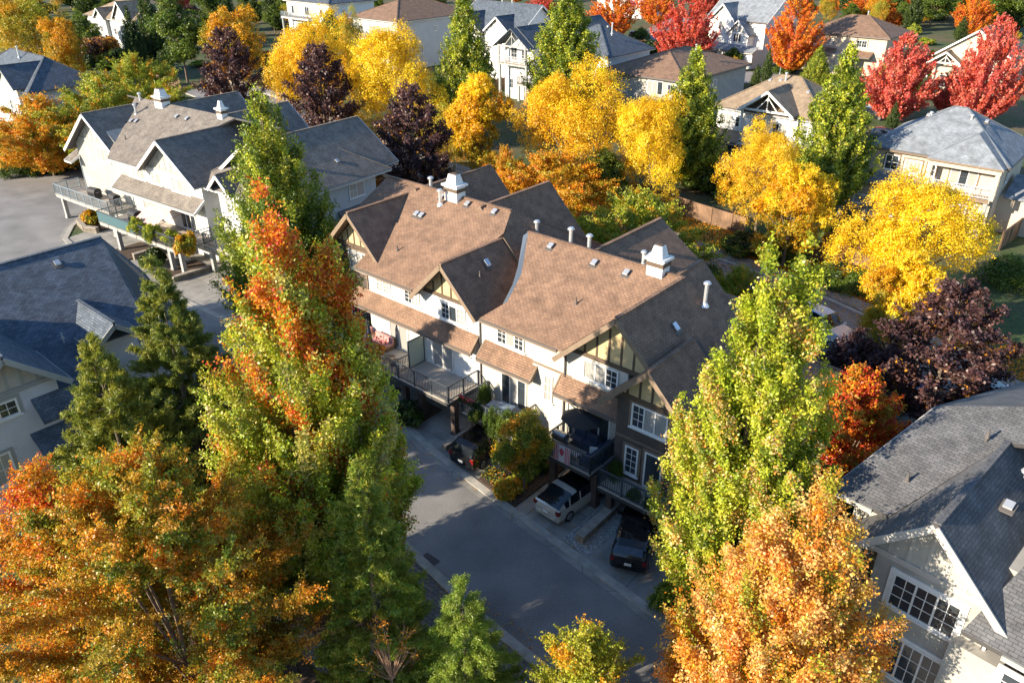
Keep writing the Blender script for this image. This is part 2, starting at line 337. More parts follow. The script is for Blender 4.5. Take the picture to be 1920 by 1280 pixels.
        s.o(m, 'roof_vent', [M['vent_dark'], M['vent_metal']], s.roof)
    def pipe(s, x, y, z, h=1.0, r=.11, m='vent_metal', cap=True):
        b = MB(); b.cyl((x, y, z-.3), (x, y, z+h), r); b.cyl((x, y, z-.05), (x, y, z+.15), r*2.2, r*1.2)
        if cap: b.cyl((x, y, z+h), (x, y, z+h+.07), r*1.9, r*1.9); b.cyl((x, y, z+h+.07), (x, y, z+h+.13), r*1.3, r*1.3)
        s.o(b, 'vent_pipe', M[m], s.roof)
    def chimney(s, x, y, z0, z1, w_=1.1, d=.8):
        c = MB(); c.box(x-w_/2, x+w_/2, y-d/2, y+d/2, z0, z1); c.box(x-w_/2-.14, x+w_/2+.14, y-d/2-.14, y+d/2+.14, z1, z1+.14)
        a, b_ = w_/2-.1, d/2-.05; a2, b2 = w_/2-.24, d/2-.17; z2 = z1+.14; z3 = z1+.75
        lo_ = [(x-a, y-b_, z2), (x+a, y-b_, z2), (x+a, y+b_, z2), (x-a, y+b_, z2)]; hi = [(x-a2, y-b2, z3), (x+a2, y-b2, z3), (x+a2, y+b2, z3), (x-a2, y+b2, z3)]
        for i in range(4): j = (i+1) % 4; c.poly([lo_[i], lo_[j], hi[j], hi[i]])
        c.poly(hi); o = s.o(c, 'chimney', M['white_siding'], s.roof)
        b = MB(); b.box(x-w_/2-.05, x+w_/2+.05, y-d/2-.05, y+d/2+.05, z1-.34, z1-.12); b.box(x-a2+.06, x+a2-.06, y-b2+.06, y+b2-.06, z3, z3+.04)
        s.o(b, 'chimney_band', M['batten'], s.roof)
    # --- decks
    def rail(s, parent, pts, z, m='rail', h=1.05, bal=.13, step=1.5, glass=False):
        b = MB()
        for (xa, ya), (xb, yb) in zip(pts, pts[1:]):
            L_ = math.hypot(xb-xa, yb-ya); n = max(1, round(L_/step))
            P = lambda t: (xa+(xb-xa)*t, ya+(yb-ya)*t)
            for i in range(n+1): x, y = P(i/n); b.box(x-.04, x+.04, y-.04, y+.04, z-.3, z+h)
            b.bar((xa, ya, z+h), (xb, yb, z+h), .09, .05); b.bar((xa, ya, z+.12), (xb, yb, z+.12), .05, .05)
            k = int(L_/bal)
            if not glass:
                for i in range(1, k): x, y = P(i/k); b.box(x-.012, x+.012, y-.012, y+.012, z+.12, z+h)
        o = s.o(b, 'railing', M[m] if isinstance(m, str) else m, parent)
        return o
    def deck(s, x0, x1, y0, y1, z, rails, posts=(), pz=0., m='deck', pm='post', rm='rail', th=.3, fm='trim_dark'):
        d = MB(); d.box(x0, x1, y0, y1, z-.06, z); k = s.o(d, 'deck', M[m])
        f = MB(); f.box(x0+.03, x1-.03, y0+.03, y1, z-th, z-.062); s.o(f, 'deck_beam', M[fm], k)
        for r in rails: s.rail(k, r, z, rm)
        for i, (x, y) in enumerate(posts):
            p = MB(); p.box(x-.17, x+.17, y-.17, y+.17, pz, z-th); p.box(x-.21, x+.21, y-.21, y+.21, pz, pz+.25); s.o(p, 'deck_post', M[pm])
        return k
    def down(s, x, y, z1, z0=0, m='trim_tan'):
        b = MB(); b.box(x-.045, x+.045, y-.09, y, z0, z1); s.o(b, 'downspout', M[m])

def islands(mb):        # touching faces stay together, separate pieces become meshes of their own; largest first
    n = len(mb.f); lo_ = np.array([[min(mb.v[i][k] for i in f) for k in range(3)] for f in mb.f])-.03; hi = np.array([[max(mb.v[i][k] for i in f) for k in range(3)] for f in mb.f])+.03
    par = list(range(n)); ov = np.all((lo_[:, None] <= hi[None]) & (lo_[None] <= hi[:, None]), axis=2); seen = [-1]*n; g = 0
    for s_ in range(n):
        if seen[s_] >= 0: continue
        st = [s_]; seen[s_] = g
        while st:
            x = st.pop()
            for y in np.nonzero(ov[x])[0]:
                if seen[y] < 0: seen[y] = g; st.append(int(y))
        g += 1
    out = []; pos = 0; starts = []
    for f in mb.f: starts.append(pos); pos += len(f)
    for k in range(g):
        q = MB()
        for i in range(n):
            if seen[i] == k:
                f = mb.f[i]; j = len(q.v); q.v += [mb.v[a] for a in f]; q.f.append(tuple(range(j, j+len(f)))); q.m.append(mb.m[i]); q.uv += mb.uv[starts[i]:starts[i]+len(f)]
        out.append(q)
    out.sort(key=lambda q: -len(q.f)); return out
# ================================================================== the row of townhouses in the middle
def centre():
    b = Bld('townhouse_row', 'row of townhouses with brown shingle roof, two white chimneys and tan gables', -30, 29, trim='trim_tan', roof='roof_brown')
    b.wall('wall', 'dark_brown', [(-41.2, -37, 30, 40.3, 0, 7.5)], [([(-41.2, 7.5), (-37.0, 7.5), (-36.3, 8.05), (-38.6, 10.35)], 30, 34)])
    b.wall('wall', 'white_siding', [(-37, -27.1, 29, 40.3, 2.4, 7.35)], [([(-32.0, 7.35), (-27.05, 7.35), (-29.45, 9.75)], 29, 33)])
    b.wall('wall', 'taupe', [(-37, -27.1, 29.5, 40.3, 0, 2.4)])
    b.wall('wall', 'cream_siding', [(-27.1, -23.2, 29.0, 40.3, 0, 7.35), (-23.2, -17.2, 28.8, 40.3, 0, 7.35)], [([(-20.85, 7.35), (-15.0, 7.35), (-17.65, 10.2)], 28.8, 33)])
    b.wall('wall', 'dark_brown', [(-17.2, -13.25, 28, 40.3, 0, 6.3)], [([(-17.6, 6.3), (-13.0, 6.3), (-15.3, 8.6)], 28, 32)])
    # garage doors and lower doors
    for x in (-34.6, -29.6, -20.3, -13.9):
        y = 29.5 if x < -27 else (28.8 if x < -18 else 28); g = MB()
        g.box(x-1.25, x+1.25, y-.05, y, .05, 2.15)
        for i in range(1, 4): g.box(x-1.22, x+1.22, y-.065, y-.05, .05+.525*i-.02, .05+.525*i)
        b.o(g, 'garage_door', M['trim_grey'] if x < -21 else M['batten'])
    # belt boards
    t = MB(); t.box(-41.2, -37, 29.96, 30, 5.9, 6.02); t.box(-17.2, -13.25, 27.96, 28, 4.25, 4.37); t.box(-23.2, -20.6, 28.76, 28.8, 5.75, 5.87); b.o(t, 'belt_course', M['trim_tan'])
    # windows, white upper floor
    b.win(('F', 29), -35.45, 6.1, 1.35, .95, 2, (1, 2)); b.win(('F', 29), -32.85, 6.1, 1.35, .95, 2, (1, 2), cur=.3)
    b.win(('F', 29), -29.35, 6.05, 2.0, 1.1, 3, (1, 2), gridp=(0, 2), cur=.3)
    b.win(('F', 29), -24.95, 5.95, 2.0, 1.05, 3, (1, 2), gridp=(0, 2), cur=.3)
    b.win(('F', 28.8), -22.1, 3.7, .62, 1.65, 1, (1, 2), cur=.2)
    b.win(('F', 28.8), -18.8, 6.1, 2.15, 1.15, 3, (1, 2), gridp=(2,), cur=.6)
    b.win(('F', 30), -38.9, 6.3, 2.1, 1.35, 3, (1, 3), gridp=(0, 2), casing='trim_tan', cur=.4)
    b.win(('F', 28), -15.35, 5.1, 2.0, 1.35, 3, (1, 2), gridp=(0,), casing='trim_tan', cur=.8)
    b.win(('F', 28), -16.15, 2.25, .78, 1.65, 1, (1, 3), casing='trim_tan', cur=.1)
    # patio doors
    b.win(('F', 30), -39.3, 2.55, 1.9, 2.2, 2, (0, 0), casing='trim_tan', name='patio_door', cur=0)
    b.win(('F', 29), -34.3, 2.52, 1.75, 2.05, 2, (0, 0), name='patio_door', cur=.5)
    b.win(('F', 29), -30.35, 2.52, 1.8, 2.05, 2, (0, 0), name='patio_door', cur=.5)
    b.win(('F', 29), -24.7, 2.12, 1.9, 2.05, 3, (0, 0), name='patio_door', cur=.3)
    b.win(('F', 28.8), -19.0, 2.42, 2.0, 2.05, 3, (0, 0), name='patio_door', cur=.3)
    b.win(('F', 28), -14.9, 1.92, 1.0, 2.1, 1, (0, 0), casing='trim_tan', name='patio_door', cur=0)
    b.win(('F', 29), -28.3, 4.2, .42, .42, 1, (1, 1), cur=0)
    # gable panels
    b.panel(30, -41.05, -36.6, 8.0, -38.6, 10.3, 1.0, n=.62); b.panel(29, -31.7, -27.25, 7.5, -29.45, 9.72, .99, n=.72)
    b.panel(28.8, -20.55, -14.9, 7.5, -17.65, 10.15, .94, n=.72); b.panel(28, -17.3, -13.2, 6.7, -15.3, 8.6, 1.0, n=.68)
    # --- roof, left part
    k = .515; zl = lambda y: 7.56+k*(y-28.4)
    b.pl([(-37.4, 28.4, 7.56), (-31.95, 28.4, 7.56), (-29.6, 33.0, zl(33.0)), (-29.45, 33.6, zl(33.6)), (-30.2, 35.15, 11.04), (-41.5, 35.15, 11.04), (-41.5, 31.2, zl(31.2)), (-37.4, 31.2, zl(31.2))])
    b.pl([(-30.2, 35.15, 11.04), (-27.0, 41.0, 7.9), (-42, 41.0, 7.9), (-42, 35.15, 11.04)])
    b.pl([(-30.2, 35.15, 11.04), (-29.3, 33.4, 10.05), (-26.9, 33.4, 7.6), (-26.9, 41, 7.6), (-27.2, 41, 7.9)])
    b.gab(-29.45, 28.2, 34.2, 9.95, 1.0, -32.15, -26.85); b.gab(-38.65, 29.15, 35.3, 10.6, 1.0, -41.9, -36.0)
    b.gab(-32.3, 34.6, 41.6, 11.0, 1.0, -35.8, -27.2, back=True, front=False); b.gab(-38.2, 34.6, 42.2, 10.9, 1.0, -41.8, -35.4, back=True, front=False)
    b.eave((-37.4, 28.38, 7.56), (-32.1, 28.38, 7.56)); b.T.bar((-37.42, 28.4, 7.42), (-37.42, 29.9, 8.2), .05, .2)
    # --- roof, right part
    zr = lambda y: 7.5+.515*(y-28.3)
    pts = [(-26.6, 28.3, 7.5), (-20.9, 28.3, 7.5), (-17.7, 34.15, 10.51), (-28.0, 34.15, 10.51), (-26.3, 31.5, zr(31.5)), (-25.8, 29.7, zr(29.7))]
    b.pl([pts[i] for i in (0, 1, 2, 3, 4, 5)])
    b.R.poly([(-28.0, 34.15, 10.45), (-28.0, 34.15, 8.6), (-26.9, 33.4, 7.6), (-25.9, 29.7, 7.3), (-25.8, 29.7, 8.1), (-26.3, 31.5, 9.0)], 1)
    b.R.slab([(-28.35, 34.1, 10.2), (-28.0, 34.15, 10.5), (-26.3, 31.5, 9.12), (-25.8, 29.7, 8.2), (-26.15, 29.7, 7.95), (-26.7, 31.5, 8.8)], .1, 3, 3)
    b.pl([(-17.65, 34.15, 10.5), (-17.65+4.3, 41.8, 6.5), (-28, 41.8, 6.57), (-28.0, 34.15, 10.5)])
    b.pl([(-17.65, 33, 10.5), (-13.35, 33, 6.46), (-13.35, 41.8, 6.46), (-17.65, 34.15, 10.5)])
    b.gab(-17.65, 28.05, 34.3, 10.5, .94, -21.25, -12.9); b.gab(-15.3, 27.35, 31.5, 8.86, 1.0, -17.85, -12.75)
    b.gab(-18.05, 34.4, 37.0, 10.5, 1.0, -20.4, -15.6, back=True, front=False)
    b.gab(-23.6, 34.4, 41.9, 10.3, .7, -27.6, -19.6, back=True, front=False)
    b.eave((-26.6, 28.28, 7.5), (-21.2, 28.28, 7.5)); b.R.bar((-28, 34.15, 10.54), (-17.65, 34.15, 10.54), .22, .05, 2); b.R.bar((-30.2, 35.15, 11.08), (-42, 35.15, 11.08), .22, .05, 2)
    # far right wing behind the green maple
    b.hip(-13.6, -10.2, 33.5, 39.0, 5.6, .6)
    b.wall('wall', 'dark_brown', [(-13.25, -10.7, 34, 38.5, 0, 5.55)])
    # pents over the patio doors
    b.pent(-38.0, -27.35, 29, 28.25, 5.85, 5.03); b.pent(-26.85, -22.9, 29, 28.2, 5.8, 4.98); b.pent(-21.25, -17.1, 28.8, 28.1, 5.8, 5.0)
    b.pent(-42.6, -41.0, 31.5, 29.6, 6.4, 5.7)
    d = Vector((b.ox, b.oy, 0)); r = b.o(b.R, 'roof', [M['roof_brown'], M['trim_tan'], M['roof_brown'], M['flash']]); b.roof = r
    b.o(b.T, 'fascia', M['trim_tan'], r); b.o(b.G, 'gutter', M['gutter'], r)
    for x, y in ((-36.45, 33.0), (-36.0, 33.0), (-35.8, 34.7), (-33.5, 34.7), (-31.2, 34.7)): b.vent(x, y, zl(y), 0, k)
    for x, y in ((-25.9, 33.6), (-22.7, 33.4), (-20.6, 33.4)): b.vent(x, y, zr(y), 0, .515)
    b.vent(-28.6, 31.2, 9.2, -1, 0); b.vent(-16.2, 31.3, 9.15, -.94, 0); b.vent(-14.9, 30.3, 7.95, -.94, 0)
    b.pipe(-35.4, 34.2, zl(34.2), .9); b.pipe(-37.7, 35.6, 10.6, .9); b.pipe(-29.0, 36.2, 9.4, .9); b.pipe(-25.2, 34.6, 10.2, 1.); b.pipe(-23.9, 34.6, 10.2, .9); b.pipe(-20.2, 34.4, 10.4, .75, .09); b.pipe(-19.75, 34.4, 10.4, .75, .09)
    b.pipe(-16.3, 34.3, 9.3, 1.2, .11)
    for x, y, z in ((-35.4, 30.3, zl(30.3)), (-28.3, 30.2, 8.85), (-22.0, 30.9, zr(30.9))): b.pipe(x, y, z, .35, .04, 'vent_dark', False)
    b.chimney(-34.85, 35.0, 10.4, 11.75); b.chimney(-19.1, 34.1, 9.9, 11.2, .95, .75)
    b.down(-36.95, 29, 7.3, 5.9); b.down(-27.2, 29, 7.3, 2.5, 'trim_dark'); b.down(-21.0, 28.8, 7.2, 2.2, 'trim_dark')
    # decks
    b.deck(-43.0, -38.3, 28.2, 30.0, 2.5, [[(-43, 28.25), (-38.3, 28.25), (-38.3, 29.9)]], [(-42.5, 28.6), (-39, 28.6)])
    b.deck(-37.3, -27.4, 26.4, 29.0, 2.5, [[(-37.25, 28.95), (-37.25, 26.45), (-27.45, 26.45), (-27.45, 28.95)]], [(-27.55, 27.0), (-30.5, 27.2), (-32.2, 27.4), (-36.9, 27.2)])
    b.deck(-26.7, -22.9, 26.7, 29.0, 2.1, [[(-26.65, 28.9), (-26.65, 26.75), (-22.95, 26.75), (-22.95, 28.9)]], [(-26.3, 27.4), (-23.3, 27.4)])
    b.deck(-20.5, -17.5, 26.4, 28.8, 2.4, [[(-20.45, 28.7), (-20.45, 26.45), (-17.55, 26.45), (-17.55, 28.7)]], [(-20.2, 27.0), (-17.6, 27.1)])
    b.deck(-17.1, -13.0, 26.5, 28.0, 1.9, [[(-17.05, 27.9), (-17.05, 26.55), (-13.05, 26.55), (-13.05, 27.9)]], [(-16.6, 27.0), (-13.4, 27.0)])
    b.win(('R', -13.25), 31, 3.2, 1.2, 1.3, 2, (1, 1), casing='trim_tan')
    # frosted privacy screen between the two sunny decks
    m = MB(); m.box(-32.05, -32.0, 27.7, 28.95, 2.55, 4.3); b.o(m, 'privacy_screen', mat('frosted_glass', (.50, .55, .45), .35))
    m = MB()
    for y in (27.68, 28.95): m.box(-32.07, -31.98, y-.03, y+.03, 2.5, 4.35)
    for z in (2.52, 4.32): m.box(-32.07, -31.98, 27.7, 28.95, z-.03, z+.03)
    m.bar((-32, 26.5, 3.5), (-32, 27.7, 3.5), .05, .05); m.bar((-32, 26.5, 2.62), (-32, 27.7, 2.62), .05, .05)
    for i in range(9): m.box(-32.01, -31.99, 26.6+i*.13, 26.62+i*.13, 2.6, 3.5)
    b.o(m, 'screen_frame', M['rail'])
    return b
centre()
#%%LEFT
def left_row():
    b = Bld('townhouse_row', 'grey-roofed white townhouses with two raised decks, pink awning and white chimney', -72, 31, R(4.5), roof='roof_grey', trim='trim_white', gut='trim_grey')
    # dark-slate slopes are the same shingle in shade
    b.wall('wall', 'taupe', [(-83.5, -72.8, 32, 43, 2.4, 7.5)], [([(-83.5, 7.5), (-74.7, 7.5), (-79.1, 10.6)], 32, 38)])
    b.wall('wall', 'white_siding', [(-72.8, -61.6, 31, 43, 2.4, 7.4)], [([(-69.6, 7.4), (-61.6, 7.4), (-65.6, 10.3)], 31, 37)])
    b.wall('wall', 'grey_siding', [(-83, -61.9, 31.6, 43, 0, 2.4), (-61.6, -53.2, 33, 43, 0, 6.9)])
    b.win(('F', 32), -78.6, 6.1, 2.2, 1.3, 3, (1, 2), gridp=(0, 2), cur=.9); b.win(('F', 31), -71.0, 6.0, 2.0, 1.2, 3, (1, 3), gridp=(0,), cur=1)
    b.win(('F', 31), -68.2, 6.0, 1.5, 1.1, 2, (1, 2), gridp=(0,), cur=1); b.win(('F', 31), -64.6, 5.9, 2.6, 1.25, 3, (1, 3), gridp=(0, 2), cur=1)
    b.win(('F', 32), -75.5, 2.6, 1.0, 2.1, 1, (0, 0), name='patio_door', cur=1); b.win(('F', 31), -70.6, 2.6, 1.6, 2.1, 2, (0, 0), name='patio_door', cur=1)
    b.win(('F', 31), -64.4, 2.6, 2.2, 2.1, 3, (0, 0), name='patio_door', cur=0)
    b.panel(32, -83, -75.2, 7.9, -79.1, 10.45, .7, 'panel_grey', 'trim_grey'); b.panel(31, -69.2, -62, 7.5, -65.6, 10.1, .72, 'panel_grey', 'trim_grey')
    k = .5; z = lambda y: 7.5+k*(y-30.3)
    b.pl([(-74.6, 30.3, 7.5), (-69.5, 30.3, 7.5), (-65.6, 36.2, 10.45), (-64.6, 37.5, z(37.5)), (-80.5, 37.5, z(37.5)), (-76.5, 32.3, z(32.3))])
    b.pl([(-58.4, 37.5, z(37.5)), (-58, 44.5, 7.6), (-82.5, 44.5, 7.6), (-82, 37.5, z(37.5))])
    b.gab(-79.1, 31.1, 39.5, 10.75, .78, -84.3, -75.0); b.gab(-65.6, 30.1, 37.5, 10.45, .75, -69.9, -61.2)
    b.gab(-66.5, 37.6, 45, 11.1, .8, -71, -60, back=True, front=False); b.gab(-75, 37.6, 45.5, 11.0, .8, -80, -70, back=True, front=False); b.gab(-59.0, 30.8, 33.6, 8.5, .95, -60.4, -57.4)
    b.wall('wall', 'grey_siding', [(-60.2, -57.6, 31.6, 33.2, 0, 7.0)], [([(-60.2, 7.0), (-57.6, 7.0), (-58.9, 8.3)], 31.6, 33.2)])
    b.win(('F', 31.6), -58.9, 4.9, .8, 1.8, 1, (1, 2))
    b.eave((-74.6, 30.28, 7.5), (-69.8, 30.28, 7.5)); b.pent(-74.2, -61.4, 31, 29.8, 5.9, 5.0); b.pent(-84.6, -83.3, 33, 31, 6.6, 5.6)
    # right-hand wing: large hip roof, facing the neighbour
    b.hip(-63.5, -52.6, 31.2, 44.5, 7.0, .62); b.gab(-58.0, 33, 46, 10.6, .7, -62.2, -53.2, back=True)
    b.pent(-49.9, -49.8, 30, 30, 1, 1, ends=False) if False else None
    b.finish()
    # wing facing the right with its tall window and low roof
    b.chimney(-75.4, 37.2, 10.3, 11.7, 1.2, .9); b.chimney(-66.2, 37.3, 10.4, 11.7, .7, .6)
    for x in (-79.2, -77.6): b.pipe(x, 37.2 if x < -78 else 35.6, 10.6 if x < -78 else 10, .95)
    for x, y in ((-71.8, 36.2), (-70.2, 36.2)): b.vent(x, y, z(y), 0, k)
    for x, y in ((-77.0, 34.6), (-76.3, 34.7)): b.vent(x, y, z(y), 0, k)
    b.pipe(-55.2, 36.0, 8.7, 1.0); b.pipe(-55.8, 34.5, 8.6, .4, .05, 'vent_dark', False); b.vent(-54.6, 40, 8.2, -.6, 0); b.pipe(-75.0, 32.6, z(32.6), .4, .05, 'vent_dark', False)
    # windows on the shaded end
    b.win(('R', -53.2), 36.2, 3.4, .9, 2.6, 1, (1, 5), casing='trim_grey', cur=0); b.win(('R', -53.2), 40.6, 5.2, 1.8, 1.3, 2, (1, 1), gridp=(0,), cur=1)
    b.win(('R', -53.2), 34.2, 4.6, .8, 1.2, 1, (1, 2), cur=0)
    m = MB(); m.slab([(-51.4, 38.2, 3.4), (-51.4, 43.4, 3.4), (-53.2, 43.4, 4.5), (-53.2, 38.2, 4.5)], .15); m.slab([(-51.8, 33.4, 3.2), (-51.8, 35.3, 3.2), (-53.2, 35.3, 4.0), (-53.2, 33.4, 4.0)], .15); b.o(m, 'porch_roof', M['roof_grey'])
    b.deck(-84.6, -74.6, 29.2, 31.9, 2.5, [[(-84.55, 31.8), (-84.55, 29.25), (-74.65, 29.25), (-74.65, 31.8)]], [(-84, 29.6), (-75, 29.6)], pm='post_grey', rm=M['rail_light'], fm='trim_grey')
    b.deck(-73.2, -61.2, 27.4, 31, 2.5, [[(-73.15, 30.9), (-73.15, 27.45), (-61.25, 27.45), (-61.25, 30.9)]], [(-71.2, 27.9), (-68.4, 30), (-63.2, 28.0), (-61.6, 28.0), (-66.0, 30)], pm='post_grey', fm='trim_grey')
    m = MB(); m.box(-73.1, -67.4, 27.38, 27.4, 2.6, 3.5); b.o(m, 'privacy_cloth', M['rail_teal'])
    b.deck(-60.6, -55.5, 29.6, 31.6, 2.5, [[(-60.55, 31.5), (-60.55, 29.65), (-55.55, 29.65)]], [(-60.2, 30), (-56, 30)], pm='post_grey', fm='trim_grey')
    m = MB(); m.slab([(-68.2, 28.1, 3.55), (-65.0, 28.1, 3.55), (-65.0, 30.2, 4.75), (-68.2, 30.2, 4.75)], .04)
    for x in (-68.1, -65.1): m.bar((x, 28.2, 3.5), (x, 31, 4.0), .04, .04)
    b.o(m, 'awning', mat('pink_awning', (.62, .40, .36), .9, nz=.25, nscale=2))
M['rail_light'] = mat('pale_blue_grey_rail', (.22, .27, .31), .45)
left_row()
def near_left():
    b = Bld('townhouse', 'dark slate-roofed house with pale blue lap siding at the left edge, behind the pines', -45, 12, roof='roof_slate', trim='trim_grey', gut='trim_grey')
    b.wall('wall', 'paleblue', [(-54, -39.6, 2, 10, 0, 5.75), (-54, -41.2, 10, 16.8, 0, 5.8), (-41.2, -37.9, 4.9, 10.4, 0, 7.2)]); b.wall('wall', 'grey_siding', [(-53, -43.2, 16.8, 18.6, 0, 5.6)])
    # gable facing right: wall triangle
    m = MB(); m.ext([(-40, 5.1, 7.2), (-40, 10.4, 7.2), (-40, 10.4, 7.5), (-40, 8.4, 9.3), (-40, 5.1, 6.3+.95)], (2.1, 0, 0)); m.ext([(-54, 2, 5.7), (-39.8, 2, 5.7), (-47, 2, 9.9)], (0, .2, 0)); b.o(m, 'wall', M['paleblue'])
    b.panel(-37.9, 4.4, 10.4, 7.55, 8.4, 9.25, .9, 'panel_grey', 'trim_grey', ax='R', n=.62)
    b.pl([(-39.0, 1, 5.9), (-39.0, 12.6, 5.9), (-40.6, 12.6, 6.78), (-40.6, 16.4, 6.78), (-47, 17.5, 10.3), (-47, 1, 10.3)])
    b.pl([(-47, 1, 10.3), (-47, 17.5, 10.3), (-55, 17.5, 5.9), (-55, 1, 5.9)]); b.pl([(-40.6, 16.4, 6.75), (-42.5, 19.0, 6.3), (-46.6, 19.3, 7.6), (-47, 17.5, 10.28)]); b.pl([(-46.6, 19.3, 7.6), (-54, 19.5, 6.3), (-54.9, 17.5, 6), (-47, 17.5, 10.28)])
    b.gab(8.4, -37.2, -44.5, 9.62, .9, 4.6, 10.9, ax='x') if False else b.gab(8.4, -44.5, -37.3, 9.62, .9, 4.6, 10.9, ax='x', back=True)
    b.gab(14.2, -45, -39.4, 8.4, .8, 12.9, 15.5, ax='x', back=True)
    b.wall('wall', 'paleblue', [(-41, -40.0, 13.0, 15.4, 0, 7.2)])
    b.R.bar((-47, 1, 10.33), (-47, 17.5, 10.33), .24, .05, 2); b.eave((-39.0, 10.9, 5.9), (-39.0, 12.6, 5.9))
    b.finish(); b.vent(-46.0, 14.5, 9.75, -.55, 0); b.vent(-45.0, 7.4, 9.2, -.55, 0); b.pipe(-41.2, 12.2, 7.7, .3, .04, 'vent_metal', False)
    b.win(('R', -37.9), 7.7, 6.35, 1.7, .85, 2, (1, 1), casing='trim_grey', cur=.6); b.win(('R', -37.9), 7.1, 3.0, .95, 1.7, 1, (1, 1), casing='trim_grey', cur=.6)
    m = MB(); m.slab([(-37.0, 9.1, 5.9), (-37.0, 11.3, 5.9), (-37.9, 11.3, 6.8), (-37.9, 9.1, 6.8)], .15); m.slab([(-36.2, 8.6, 4.0), (-36.2, 12.2, 4.0), (-38.1, 12.2, 5.2), (-38.1, 8.6, 5.2)], .15); b.o(m, 'porch_roof', M['roof_slate'])
near_left()
def near_right():
    b = Bld('townhouse', 'slate-roofed house with cream board gable and white windows at the lower right corner', -3, 26, R(-6), roof='roof_mix', trim='trim_pale', gut='trim_grey')
    b.wall('wall', 'taupe', [(-5.2, 12, 25.6, 32, 0, 8.1), (-4, 6, 32, 37.5, 0, 8.0), (-.6, 14, 23.6, 34, 0, 5.8)]); b.wall('wall', 'taupe', [(-3.6, .2, 24.1, 33, 0, 7.4)], [([(-4.2, 7.4), (.4, 7.4), (-2.0, 9.7)], 24.1, 29)])
    b.panel(24.1, -3.9, -.05, 7.5, -2.0, 9.6, .98, 'panel_grey', 'trim_pale', n=.62)
    b.pl([(-6.0, 25.0, 8.3), (-3.8, 25.0, 8.3), (-2, 29.9, 10.0), (2.0, 31.5, 10.57), (6, 34.5, 11.62), (1.2, 34.5, 11.62), (-1.4, 32.2, 10.82), (-4.7, 30.3, 10.15)]); b.pl([(-4.7, 30.3, 10.15), (-1.4, 32.2, 10.82), (1.2, 34.5, 11.6), (6, 34.5, 11.6), (6, 38.5, 8.3), (-3.6, 38.5, 8.3)])
    b.pl([(-.3, 23.0, 7.0), (14, 23.0, 7.0), (14, 31, 11.6), (1.6, 31, 11.6), (.4, 26, 8.7)])
    b.gab(-2.0, 23.5, 30.6, 10.0, .98, -4.9, .9)
    b.eave((-6.0, 24.98, 8.3), (-4.4, 24.98, 8.3)); b.T.bar((-6.02, 25, 8.14), (-4.72, 30.3, 10.0), .06, .24); b.eave((.9, 22.98, 7.0), (14, 22.98, 7.0))
    b.pent(.9, 13, 23.6, 21.6, 4.6, 3.6); b.finish()
    b.pipe(-.9, 28.8, 9.9, 1.0, .12); b.vent(-.9, 27.2, 9.2, 0, .4); b.pipe(-4.0, 26.6, 8.95, .3, .04, 'vent_dark', False); b.pipe(-2.6, 29.6, 10.1, .3, .04, 'vent_dark', False)
    b.win(('F', 24.1), -1.75, 5.45, 2.3, 1.5, 3, (1, 2), casing='trim_white', cur=.5); b.win(('F', 24.1), -1.6, 2.4, 2.2, 1.9, 3, (1, 2), casing='trim_white', cur=0)
    b.win(('F', 23.6), 2.2, 5.0, 2.4, .9, 2, (1, 1), casing='trim_white', cur=.3); b.win(('F', 23.6), 5.8, 5.0, 2.4, .9, 2, (1, 1), casing='trim_white', cur=.3)
    b.win(('L', -5.2), 29.0, 4.6, 1.4, 1.2, 2, (1, 1), cur=.5)
    b.down(.3, 24.1, 7.0, 0, 'trim_white')
near_right()
